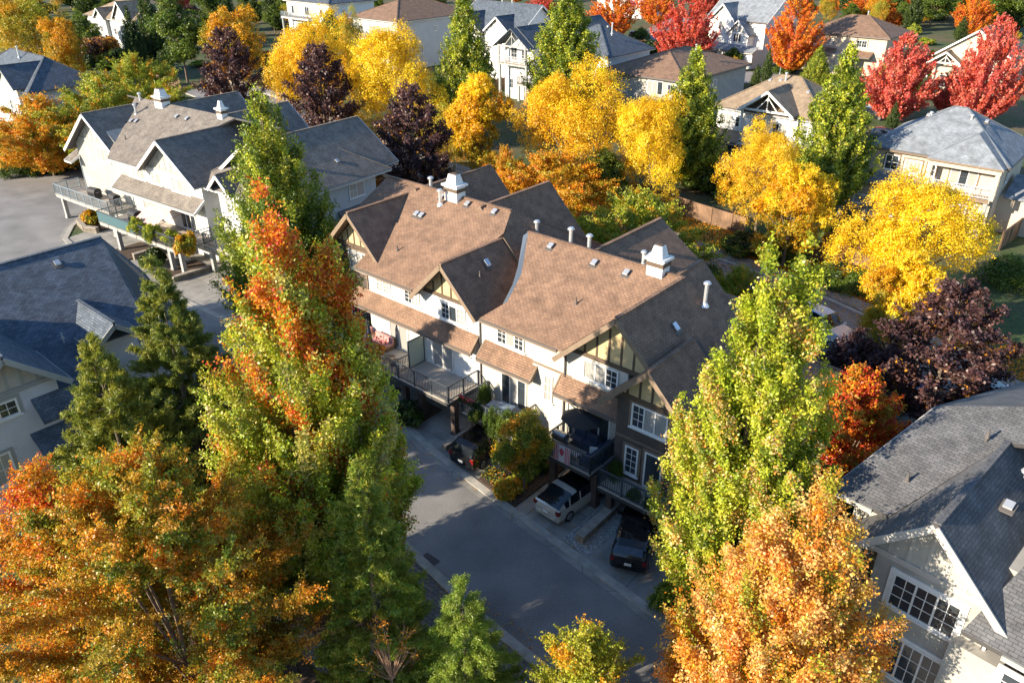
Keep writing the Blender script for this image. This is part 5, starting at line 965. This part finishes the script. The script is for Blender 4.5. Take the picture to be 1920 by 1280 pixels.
def top_mix(pals, z_lo, z_hi, amt=1.):      # leaves turn towards the top, in patches
    def f(C, col, rng, out):
        n = len(C); t = np.clip((C[:, 2]-z_lo)/(z_hi-z_lo), 0, 1)*amt; q = np.sin(C[:, 0]*1.7+C[:, 2]*.9)*np.sin(C[:, 1]*1.9+C[:, 2]*.6+1); q = t+.36*q+rng.normal(0, .12, n)
        return np.where((q > .5)[:, None], tinted(pick(pals, n, rng), rng), col)
    return f
def lowmix(pals, z1, base=.0):
    def f(C, col, rng, out):
        n = len(C); q = 1-C[:, 2]/z1+.35*np.sin(C[:, 0]*1.1+2)*np.sin(C[:, 1]*1.3)+rng.normal(0, .15, n)+base; return np.where((q > .5)[:, None], tinted(pick(pals, n, rng), rng), col)
    return f
def speck(pals, thr=.55):
    def f(C, col, rng, out):
        n = len(C); q = np.sin(C[:, 0]*2.3+C[:, 2]*1.3)*np.sin(C[:, 1]*2.1-C[:, 2]*1.1)+rng.normal(0, .2, n); return np.where((q > thr)[:, None], tinted(pick(pals, n, rng), rng), col)
    return f
def tip_mix(pals, c0, Rr, thr=.62, below=None):
    def f(C, col, rng, out):
        n = len(C); d = np.linalg.norm((C-c0)/np.array([Rr, Rr, Rr*.8]), axis=1)+rng.normal(0, .12, n)+.25*np.sin(C[:, 0]*1.5)*np.sin(C[:, 1]*1.4); return np.where((d > thr)[:, None], tinted(pick(pals, n, rng), rng), col)
    return f
# --- the near trees, each grown for itself
px_tree('T1', 'largest maple, lime green turning orange at its two peaks, left of the townhouses', 474, 345, 1130, 236, ('column', 360000, .066, ['lime', 'lime', 'ygreen', 'limelit'], dict(mixf=top_mix(['orange', 'orange', 'red', 'rust'], 3, 18, .54), peaks=((.3, -.2, 1.), (2.2, .6, .87)), z0=.03)), name='maple_tree', rz=0.)
px_tree('T2', 'tall slim green tree with pointed twin spires behind the orange-topped maple', 480, 160, 640, 150, ('column', 170000, .085, ['green', 'green', 'ygreen'], dict(mixf=speck(['lime'], .5), peaks=((.0, 0, 1.), (1.0, .2, .9)), z0=.04)), name='poplar_tree', rz=.6)
px_tree('T3', 'big lime green pyramidal maple with pinkish tips, in front of the right townhouses', 1482, 446, 1170, 204, ('column', 330000, .062, ['lime', 'lime', 'lime', 'green'], dict(mixf=speck(['limelit', 'peach'], .5), peaks=((-.55, .0, .98), (.75, .1, 1.)), z0=.05)), name='maple_tree', rz=0.)
px_tree('T4', 'bushy peach-orange maple at the bottom right, green underneath', 1528, 903, 1420, 262, ('column', 300000, .055, ['peach', 'orange', 'peach'], dict(mixf=speck(['olive', 'ygreen'], .6), peaks=((-.9, 0, .9), (.6, .2, 1.)), z0=.05)), name='maple_tree', rz=0.)
px_tree('T5', 'wide spreading rust-orange tree with arching branches filling the bottom left', 240, 850, 1400, 325, ('spread', 320000, .05, ['rust', 'olive', 'olive', 'green', 'rust', 'ygreen'], dict(mixf=speck(['rust', 'orange'], .55), z0=.12, asp=.55)), name='katsura_tree')
px_tree('T5b', 'orange tree at the left edge with red upper leaves, under the lap-sided house', 50, 880, 1330, 190, ('spread', 110000, .05, ['orange', 'rust', 'olive'], dict(mixf=top_mix(['orange', 'orange', 'red'], 5, 11, .6), z0=.12)), name='katsura_tree')
px_tree('T6', 'young pine with upright candle shoots in front of the lap-sided house', 168, 638, 1010, 165, ('pine', 220000, .11, ['pinelit', 'pine', 'pinelit'], dict(asp=.16, z0=.03)), name='pine_tree')
px_tree('T7', 'dense dark pine with rounded top between the slate roof and the orange-topped maple', 286, 488, 880, 135, ('pine', 220000, .11, ['pine', 'pinelit', 'pine'], dict(asp=.16, z0=.03)), name='pine_tree')
px_tree('T8', 'dark bushy pine at the bottom centre left, below the orange-topped maple', 672, 870, 1330, 150, ('pine', 170000, .085, ['pinelit', 'pinelit', 'spruce'], dict(asp=.17, z0=.02)), name='pine_tree')
px_tree('T9', 'small bright green spruce by the pavers at the bottom centre', 866, 1084, 1390, 172, ('spruce', 260000, .05, ['spruce', 'spruce', 'pine'], dict(asp=.2, z0=.01)), name='spruce_tree')
px_tree('T10', 'leafless pale-twigged shrub left of the small spruce', 722, 1150, 1400, 110, ('bare', 2500, .04, ['rust', 'orange'], dict(z0=.05)), name='bare_shrub', cat='shrub', bark='bark_red', crown='foliage')
px_tree('T11', 'small yellow-green tree at the bottom edge right of the spruce', 1105, 1178, 1440, 125, ('spread', 60000, .045, ['ygreen', 'olive', 'lime'], dict(mixf=speck(['gold'], .5), z0=.1)), name='young_tree')
px_tree('T12', 'small yellow-green garden tree between the black SUV and the silver car', 984, 768, 925, 54, ('round', 26000, .05, ['green', 'olive', 'ygreen'], dict(mixf=speck(['gold'], .6))), name='young_tree')
# --- prototypes seen across the street
YR = ('round', 62000, .09, ['yellow', 'yellow', 'gold'], dict(mixf=lowmix(['gold', 'ygreen', 'gold'], 9.5))); YR2 = ('round', 62000, .09, ['yellow', 'yellow', 'yellow'], dict(mixf=lowmix(['gold', 'olive', 'yellow'], 7)))  # lowmix darkens the lower crown: shading put into the leaf colour
GO = ('round', 34000, .14, ['gold', 'gold', 'olive'], {}); PU = ('purple', 30000, .14, ['purple', 'purple', 'purple'], dict(mixf=speck(['purple', 'rust'], .85)))
PO = ('column', 70000, .13, ['green', 'ygreen', 'green'], dict(mixf=speck(['lime'], .3), z0=.04)); RE = ('red', 34000, .15, ['pink', 'pink', 'red'], dict(z0=.06)); RO = ('red', 34000, .15, ['orange', 'red', 'orange'], dict(z0=.06)); RR = ('red', 34000, .16, ['red', 'red', 'pink'], dict(z0=.06))
SO = ('spread', 110000, .09, ['ygreen', 'lime', 'green'], dict(mixf=speck(['gold'], .6), z0=.12)); SR = ('spread', 80000, .10, ['orange', 'gold', 'ygreen'], dict(z0=.12)); GR = ('round', 30000, .15, ['green', 'green', 'dgreen'], {}); DG = ('column', 24000, .16, ['dgreen', 'dgreen', 'green'], {})
GY = 'yellow ash trees lining the street'; GP = 'dark purple-leaved trees'; GG = 'tall green poplars among the houses'; GRD = 'red and pink maples at upper right'
for i, (l, xt, yt, yb, hw, k) in enumerate([
 ('yellow ash with orange flecks behind the purple tree, upper left of centre', 572, 30, 262, 84, 'a'), ('broad yellow ash above the third purple tree', 735, 58, 292, 88, 'b'),
 ('slender yellow ash with green lower leaves, left of the narrow white house', 893, 148, 345, 58, 'c'), ('widest yellow ash right of the narrow white house', 1072, 118, 372, 100, 'a'),
 ('round yellow ash standing by the cedar fence, right of the widest one', 1235, 188, 402, 74, 'b'), ('tall yellow ash below the cream gabled house, upper of a double crown', 1448, 232, 452, 70, 'a'),
 ('lower yellow ash touching the tip of the tall lime maple', 1500, 315, 500, 68, 'c'), ('largest yellow ash in front of the beige house, at right', 1745, 342, 590, 118, 'b'),
 ('yellow ash nearest the street lamp, spilling over the street at right', 1715, 470, 668, 68, 'c')]):
    px_tree('Y'+k, l, xt, yt-4, yb, hw*1.12, YR if k == 'a' else YR2 if k == 'b' else ('round', 62000, .09, ['yellow', 'yellow', 'gold'], dict(mixf=lowmix(['ygreen', 'gold', 'olive'], 9, .1))), GY, 'ash_tree')
for l, xt, yt, yb, hw, k in [('golden tree behind the first purple tree, beside the round green tree', 432, 8, 160, 62, 0), ('orange-gold tree in the top left corner', 40, -5, 150, 80, 1), ('second golden tree, right of the corner one, near the blue roof', 98, 30, 160, 42, 0), ('green-gold bush tree under the slender yellow ash', 835, 205, 340, 45, 1), ('small yellow-green tree between the two street ashes at the beige house', 1660, 560, 690, 42, 1), ('thin yellow-green tree beside the beige and brown house', 655, 25, 150, 28, 1)]:
    px_tree('G%d' % k, l, xt, yt, yb, hw, GO if k == 0 else ('round', 30000, .14, ['gold', 'olive', 'ygreen'], {}), None, 'golden_tree')
for l, xt, yt, yb, hw in [('purple tree nearest the left row chimney, before golden trees', 418, 48, 262, 66), ('purple tree in the middle of the three, over the grey roofs', 592, 78, 300, 74), ('purple tree nearest the brown roof chimney', 768, 152, 400, 80), ('largest purple-brown tree at the right edge below the yellow ash', 1815, 522, 800, 130)]:
    px_tree('P', l, xt, yt, yb, hw, PU, GP, 'plum_tree')
px_tree('Ps', 'low dark maroon shrub tree behind the end of the brown roof', 1612, 622, 790, 70, ('purple', 26000, .09, ['purple'], {}), None, 'plum_tree'); px_tree('Pr', 'dark red bush beside the blue car', 1575, 700, 830, 46, ('round', 20000, .07, ['purple', 'red'], {}), None, 'red_shrub', 'shrub', crown='foliage')
for l, xt, yt, yb, hw in [('slim green poplar between the white gabled house and the beige house', 868, -25, 240, 46), ('green poplar towering over the dark blue roof, top centre', 1066, -45, 235, 60), ('green poplar beside the round street ash', 1308, 88, 345, 55), ('leaning pale green poplar between the cream and beige houses', 1598, 82, 400, 62), ('short young poplar behind the cream house', 1505+35, 85, 180, 22)]:
    px_tree('O', l, xt, yt, yb, hw*1.45, PO, GG, 'poplar_tree')
for l, xt, yt, yb, hw, k in [('bright crimson maple left of the white three-storey house', 1293, -18, 130, 54, 'r'), ('tall orange-red maple right of the white three-storey house', 1505, -20, 140, 48, 'o'), ('pink-red maple in front of the tan two-storey house', 1708, 62, 230, 66, 'p'), ('small pink-red maple below the cream truss-gabled house', 1812, 112, 222, 44, 'p'), ('large pink-red maple at the right edge', 1885, 28, 240, 62, 'p'), ('orange-red maple at the top edge, right of the top centre poplar', 1152, -30, 80, 42, 'o'), ('crimson maple at the top edge, left of the top centre poplar', 1015, -20, 50, 30, 'r'), ('rusty maple at the top edge behind the crimson one', 1235, -30, 50, 34, 'o'), ('rusty orange maple in the top right corner', 1840, -25, 70, 32, 'o'), ('crimson and orange maple at the top edge above the tan house', 1640, -20, 45, 40, 'o')]:
    px_tree('R'+k, l, xt, yt, yb, hw*1.2, dict(r=RR, o=RO, p=RE)[k], GRD, 'red_maple')
for l, xt, yt, yb, hw, k in [('spreading green and orange tree left of the left row of townhouses', 175, 150, 318, 110, 's'), ('orange-tinged spreading tree at the left edge above the cul-de-sac', 60, 180, 330, 105, 'o'), ('low spreading tree with yellow-orange tufts behind the left row', 245, 104, 232, 84, 's'), ('amber spreading tree behind the brown roof, under the widest ash', 1030, 285, 425, 112, 'o'), ('green-gold spreading tree behind the brown roof and beside the path', 1195, 360, 545, 128, 's'), ('low green-gold tree behind the right chimney', 1390, 500, 610, 60, 's'), ('amber-leaved tree right of the third purple tree', 945, 275, 400, 40, 'o')]:
    px_tree('S'+k, l, xt, yt, yb, hw*1.25, SO if k == 's' else SR, None, 'spreading_tree')
px_tree('F', 'flame red and yellow-green maple between the lime maple and the slate roof', 1625, 692, 960, 120, ('spread', 90000, .065, ['ygreen', 'orange', 'red'], dict(mixf=speck(['red', 'orange'], .1), z0=.1)), None, 'maple_tree')
for l, xt, yt, yb, hw in [('round mid-green tree left of the golden tree, top left', 322, -5, 155, 52), ('small green tree behind the first purple tree', 385, -25, 60, 30), ('bushy green tree at the foot of the slim poplar', 820, 150, 260, 26), ('green tree at the foot of the narrow white house', 1015, 150, 230, 20), ('clipped round green tree before the white garage', 1378, 92, 128, 20), ('bright green shade tree in the top right corner', 1895, -35, 60, 44), ('yellowish green tree at the top edge behind the tan house', 1760, -20, 50, 36), ('dark green tree below the widest yellow ash', 1130, 285, 400, 50), ('green bush tree behind the low pergola house', 1230, 380, 470, 40)]:
    px_tree('GR', l, xt, yt, yb, hw, GR, None, 'green_tree')
for l, xt, yt, yb, hw in [('dark conifer by the stone-chimney house, top left', 265, -30, 130, 34), ('dark conifer left of the round green tree', 235, 10, 140, 24), ('dark yew column beside the cream house', 1422, 120, 170, 12), ('dark slim conifer behind the white garage wall', 1445, 88, 160, 12), ('dark green cedar at the top edge right of the tan house', 1725, -25, 60, 20), ('second dark cedar in the top right, by the hedge', 1810, 30, 80, 14), ('dark yew in front of the pink-red maple', 1682, 190, 250, 14), ('dark conifer at the top edge, left of the tall white house', 410, -40, 60, 26)]:
    px_tree('DG', l, xt, yt, yb, hw, DG, None, 'conifer_tree')
# trees closing the top edge far away
kk = ['Ro', 'GR', 'G1', 'DG', 'Rr', 'G0']; words = ['rusty', 'green', 'olive-gold', 'dark coniferous', 'crimson', 'golden']
rg = random.Random(3)
for i in range(64):
    x = -60+i*32+rg.uniform(-14, 14); k = rg.randrange(6); loc = at(x, rg.uniform(-30, 34)); key = kk[k]
    tree_at(key, 'far %s tree on the skyline strip of trees at the very top edge' % words[k], loc, rg.uniform(9, 14), rg.uniform(4, 5.5), None, 'distant %s trees along the top edge' % words[k], 'distant_tree')
# --- shrubs and hedges
SH = {'g': ('shrub', 9000, .07, ['green', 'green', 'dgreen'], {}), 'y': ('shrub', 9000, .07, ['olive', 'gold', 'ygreen'], {}), 'd': ('shrub', 8000, .08, ['dgreen', 'dgreen', 'green'], {}), 'r': ('shrub', 8000, .07, ['purple', 'rust', 'brown'], {}), 'b': ('shrub', 12000, .05, ['lime', 'green', 'lime'], {})}
def shrub(label, x, y, rm, hm, k, z=0., name='shrub', group=None):
    p = at(x, y, z); r = tree_at('sh'+k, label, p, hm, rm, None, group, name, 'shrub', SH[k], crown='foliage'); r.location.z = z; return r
for l, a, b_, h, r_ in [('unseen tall maple added off the left edge to shade the slate-roofed house', -61, 4, 17, 5)]: tree_at('Rr' if False else 'O', l, W(a, b_), h, r_, None, None, 'maple_tree')  # tree out of view, put in so its shadow falls on the slate roof
shrub('dark green rounded shrub between the drives under the middle deck', 766, 792, .95, 1.5, 'd'); shrub('lime-green dense hedge bush at the drive end, left of the peach maple', 1262, 1150, 1.0, 1.5, 'b'); shrub('orange-flecked low bush at the foot of the small garden tree', 955, 925, .9, .8, 'y')
shrub('dark green bush right of the small garden tree', 1003, 880, .8, 1.6, 'd'); shrub('yellowish clump beside the orange-flecked bush', 975, 905, .7, .7, 'b'); shrub('dark shrub below the plant-filled left deck', 290, 500, 1.2, 1.6, 'd')
shrub('low shrub in the curved planter by the cul-de-sac', 178, 418, 1.3, 1.3, 'y'); shrub('second low reddish shrub in the curved planter', 196, 412, 1.0, 1.0, 'r')
for l, x, y, r_, h_, k in [('round green hedge bush at the cul-de-sac edge, leftmost', 30, 330, 2.2, 1.8, 'g'), ('round green hedge bush at the cul-de-sac edge, middle one', 75, 325, 2.4, 1.8, 'g'), ('dark hedge bush at the cul-de-sac edge, by the orange trees', 115, 318, 2.6, 1.6, 'd'),
  ('dark green shrub behind the cedar fence, left part', 1330, 350, 3, 2.4, 'd'), ('dark green shrub behind the cedar fence, below the cream house', 1365, 365, 3, 2.6, 'd'), ('green shrub under the cream house deck', 1310, 345, 3, 2.2, 'g'),
  ('long dark shrub along the path, right of the cedar fence', 1400, 470, 2.6, 1.6, 'd'), ('dark shrub along the path, second one to the right', 1440, 478, 2.6, 1.6, 'd'), ('shrub beside the path behind the lime maple tip', 1475, 485, 2.2, 1.6, 'g'), ('low dark shrub left of the street lamp', 1570, 530, 2.4, 1.4, 'd'), ('low green shrub at the foot of the street lamp', 1605, 540, 2.2, 1.4, 'g'), ('brownish shrub behind the sunlit fence', 1600, 495, 2.2, 2.2, 'r'),
  ('dark red shrub by the stone-chimney house', 155, 118, 4.5, 4.5, 'r'), ('maroon shrub beneath the stone-chimney house window', 195, 112, 4, 4.5, 'r'), ('dark green bush beside the maroon shrub', 225, 130, 4, 3.4, 'd'), ('green bush behind the left row, near the fence', 280, 140, 4, 3, 'g'),
  ('dark brown bush between the left row wing and the brown roof', 725, 375, 2.6, 2.8, 'r'), ('dark bush behind the left row wing', 760, 385, 2.4, 2.4, 'd'), ('dark hedge behind the brown roof, left', 1010, 430, 3, 2.6, 'd'), ('green hedge behind the brown roof, middle', 1120, 480, 3, 2.4, 'd'), ('green hedge behind the brown roof, right', 1290, 545, 3, 2.4, 'g'), ('dark green hedge below the right chimney tree', 1350, 585, 3, 2.2, 'd'),
  ('shrub at the right edge beside the beige house fence', 1890, 530, 2.5, 2, 'g'), ('dark garden shrub between the two yellow ashes at right', 1590, 455, 2.2, 1.8, 'd'), ('russet garden shrub on the small lawn', 1575, 470, 1.8, 1.4, 'r'), ('bright green lawn shrub left of the tan house', 1590, 125, 4, 3, 'g'), ('bushy hedge beside the pergola house garden', 1215, 100, 4, 2.5, 'd'), ('green garden bush at the foot of the slim poplar', 885, 165, 3, 3, 'd'), ('green hedge at the right of the white gabled house', 850, 175, 4, 3, 'd'),
  ('dark understory bush beneath the dark pine', 250, 860, 2.0, 2.2, 'd'), ('dark understory bush right of the young pine', 310, 840, 2.0, 2.4, 'd'), ('green bush under the lime maple at the drive', 1420, 1120, 1.6, 1.6, 'g'), ('low bush at the bottom right by the window wall', 1590, 1230, 1.3, 1.6, 'g'), ('dark shrub under the peach maple at the house wall', 1640, 1180, 1.3, 1.8, 'd'), ('low green bush between the flame maple and the slate roof', 1560, 880, 1.6, 2.0, 'd')]:
    shrub(l, x, y, r_, h_, k)
# plants on decks
shrub('leafy fern in front of the white upper-left wall, left on its deck', 262, 440, .9, 1.5, 'b', 2.5, 'potted_plant'); shrub('bright leafy plant in the middle of the upper-left deck rail', 292, 452, .9, 1.6, 'b', 2.5, 'potted_plant'); shrub('green plant right on the upper-left deck rail', 322, 460, .8, 1.3, 'b', 2.5, 'potted_plant'); shrub('yellow-green trailing plant at the end of the upper-left deck', 350, 470, .9, 1.3, 'y', 2.5, 'potted_plant')
def dshrub(label, a, b_, z, r_, h_, k): q = tree_at('sh'+k, label, W(a, b_), h_, r_, None, None, 'potted_plant', 'plant', SH[k], crown='foliage'); q.location.z = z
dshrub('bright green plant at the left corner of the plant-filled deck', -26.2, 28.2, 2.1, .45, 1.2, 'g'); dshrub('dark trailing plant over the rail of the plant-filled deck', -25.5, 26.7, 2.0, .5, 1.2, 'd'); dshrub('big green plant hanging over the middle rail of the plant-filled deck', -24.3, 26.6, 1.7, .6, 1.5, 'g'); dshrub('green plant at the right corner of the plant-filled deck', -23.3, 26.9, 2.0, .6, 1.4, 'g')
dshrub('grassy plant in the corner of the lowest right deck', -16.8, 27.5, 1.9, .4, 1.0, 'g'); dshrub('planter greenery along the lowest right deck rail', -15.2, 26.8, 1.9, .4, .6, 'g'); dshrub('trailing greenery further right on the lowest right deck', -14.2, 26.8, 1.9, .4, .6, 'd')
def flowers(label, c, n, sx, sy, h_, colr, yaw=YAW):
    rng = np.random.default_rng(n); C = rng.uniform(-1, 1, (n, 3))*[sx, sy, h_/2]+[0, 0, h_/2]; me = leaf_mesh('bloom', C, rng.normal(size=(n, 3))+[0, 0, 1], .05, tinted(np.tile(np.array(colr), (n, 1)), rng), .9, None, rng)
    r = root('flowering_plant', label, 'flowers', c, yaw); put('bloom', me, r); g = leaf_mesh('foliage', rng.uniform(-1, 1, (n*3, 3))*[sx, sy, h_/2]+[0, 0, h_/2-.06], rng.normal(size=(n*3, 3)), .06, tinted(np.tile(np.array([[.05, .11, .02]]), (n*3, 1)), rng), .6, None, rng); put('foliage', g, r)
flowers('pink-red flowers in a rail box on the plant-filled deck', tuple(W(-26.2, 26.65, 2.95)), 160, .55, .14, .3, (.65, .06, .12)); flowers('orange flower clump in the bed by the lane', tuple(at(945, 912)), 200, .7, .5, .5, (.6, .2, .03)); flowers('yellow and orange ground flowers in the lane bed', tuple(at(925, 895)), 200, .6, .5, .4, (.55, .35, .03))
rg = random.Random(11); nm = dict(g='green', y='yellow-tinged', d='dark', r='maroon', b='bright green')
def clear(p): return all(np.hypot(*(p[:2]-c)) > r_ for c, r_ in FOOT)
for i in range(190):
    k = rg.choice('ggydddrb'); x = rg.uniform(0, 1920); y = rg.uniform(12, 175) if x > 1000 else rg.uniform(12, 140); p = at(x, y)
    if not clear(p) or any(abs(p[0]-o.location[0]) < 3 and abs(p[1]-o.location[1]) < 3 for o in S.objects if o.parent is None and o.get('category') == 'shrub'): continue
    tree_at('sh'+k, 'small %s garden shrub among the distant houses' % nm[k], p, rg.uniform(1.2, 3.2), rg.uniform(1.3, 3.2), None, 'small %s garden shrubs among the distant houses' % nm[k], 'shrub', 'shrub', SH[k], crown='foliage')
for i in range(26):
    x = rg.uniform(1540, 1925); y = rg.uniform(30, 62); k = rg.choice(['Ro', 'GR', 'G1', 'Ro', 'G0', 'DG']); w_ = dict(Ro='orange', GR='green', G1='olive-gold', G0='golden', DG='dark coniferous')[k]
    tree_at(k, 'small %s tree in the upper right gardens behind the tan house' % w_, at(x, y), rg.uniform(5, 9), rg.uniform(2.4, 4), None, 'small %s trees in the upper right gardens' % w_, 'garden_tree')
for i in range(46):
    x = rg.uniform(-20, 1000); y = rg.uniform(26, 112); k = rg.choice(['GR', 'GR', 'G1', 'G0', 'DG', 'Sx' if False else 'GR', 'P']); w_ = dict(P='purple', GR='green', G1='olive-gold', G0='golden', DG='dark coniferous')[k]; p = at(x, y)
    if clear(p): tree_at(k, 'small %s tree between the distant houses at upper left' % w_, p, rg.uniform(5, 9.5), rg.uniform(2.6, 4.4), None, 'small %s trees between the distant houses' % w_, 'garden_tree')
# --- fallen leaves and undergrowth
def scatter(name, polys, n, colr, size=.07, z=.14, h_=.0, seed=1, pals=None):
    rng = np.random.default_rng(seed); Cs = []
    for quad in polys:      # quads given by four photo points
        q = np.array([at(*p) for p in quad]); u, v = rng.uniform(0, 1, (2, n, 1)); Cs.append((q[0]*(1-u)+q[1]*u)*(1-v)+(q[3]*(1-u)+q[2]*u)*v)
    C = np.concatenate(Cs); C[:, 2] = z+rng.uniform(0, h_+.02, len(C)); m_ = len(C); col = tinted(pick(pals, m_, rng), rng, .25)
    me = leaf_mesh(name, C, rng.normal(size=(m_, 3))*(.35 if h_ < .1 else .9)+[0, 0, 1], size, col, .7, None, rng); o = put(name, me); o['kind'] = 'stuff'; return o
def band(off0, off1, i0, i1):
    out = []
    for i in range(i0, i1):
        (a, b_), (c, d) = SWab[i], SWab[i+1]; p, q = W(a, b_)[:2], W(c, d)[:2]; t = (q-p)/np.linalg.norm(q-p); nn = np.array([-t[1], t[0]])
        out.append([p+nn*off0, q+nn*off0, q+nn*off1, p+nn*off1])
    return out
def scatter_w(name, quads, n, pals, size, z, h_, seed):
    rng = np.random.default_rng(seed); Cs = []
    for q in quads:
        q = np.array(q); u, v = rng.uniform(0, 1, (2, n, 1)); Cs.append((q[0]*(1-u)+q[1]*u)*(1-v)+(q[3]*(1-u)+q[2]*u)*v)
    C = np.concatenate(Cs); m_ = len(C); C = np.concatenate([C, z+rng.uniform(0, h_+.02, (m_, 1))], 1); col = tinted(pick(pals, m_, rng), rng, .25)
    o = put(name, leaf_mesh(name, C, rng.normal(size=(m_, 3))*(.4 if h_ < .1 else .9)+[0, 0, 1], size, col, .7, None, rng)); o['kind'] = 'stuff'; return o
scatter_w('fallen_leaves', band(5.2, .7, 0, 11), 2600, ['gold', 'orange', 'rust'], .085, .12, 0, 1); scatter_w('fallen_leaves', band(.8, -.8, 0, 11), 260, ['gold', 'rust'], .07, .14, 0, 2); scatter_w('fallen_leaves', band(-1.4, -3.2, 0, 11), 200, ['gold', 'rust'], .07, .03, 0, 3)
def abq(x0, x1, y0, y1): return [W(x0, y0)[:2], W(x1, y0)[:2], W(x1, y1)[:2], W(x0, y1)[:2]]
scatter_w('ground_cover', [abq(-44, -8, 41.8, 46), abq(-44, -8, 46, 50.5)], 9000, ['dgreen', 'green'], .12, .05, .9, 4)
scatter_w('undergrowth', [abq(-54, -36, 12, 19), abq(-36, -26, 12, 18.4), abq(-12.5, -4, 28, 40), abq(-10, 2, 22.4, 24.5)], 7000, ['dgreen', 'dgreen', 'green'], .08, .03, .5, 5)
scatter_w('dry_ground_litter', [abq(-26, -8, -4, 10), abq(-50, -27, -2, 12)], 9000, ['brown', 'rust', 'brown'], .05, .04, .05, 6)
scatter_w('lane_leaf_litter', [abq(-50, -24, 18.6, 20.2), abq(-24, -8, 17.4, 18.6), abq(-40, -12, 23.6, 25.2)], 400, ['gold', 'rust'], .045, .06, 0, 7)
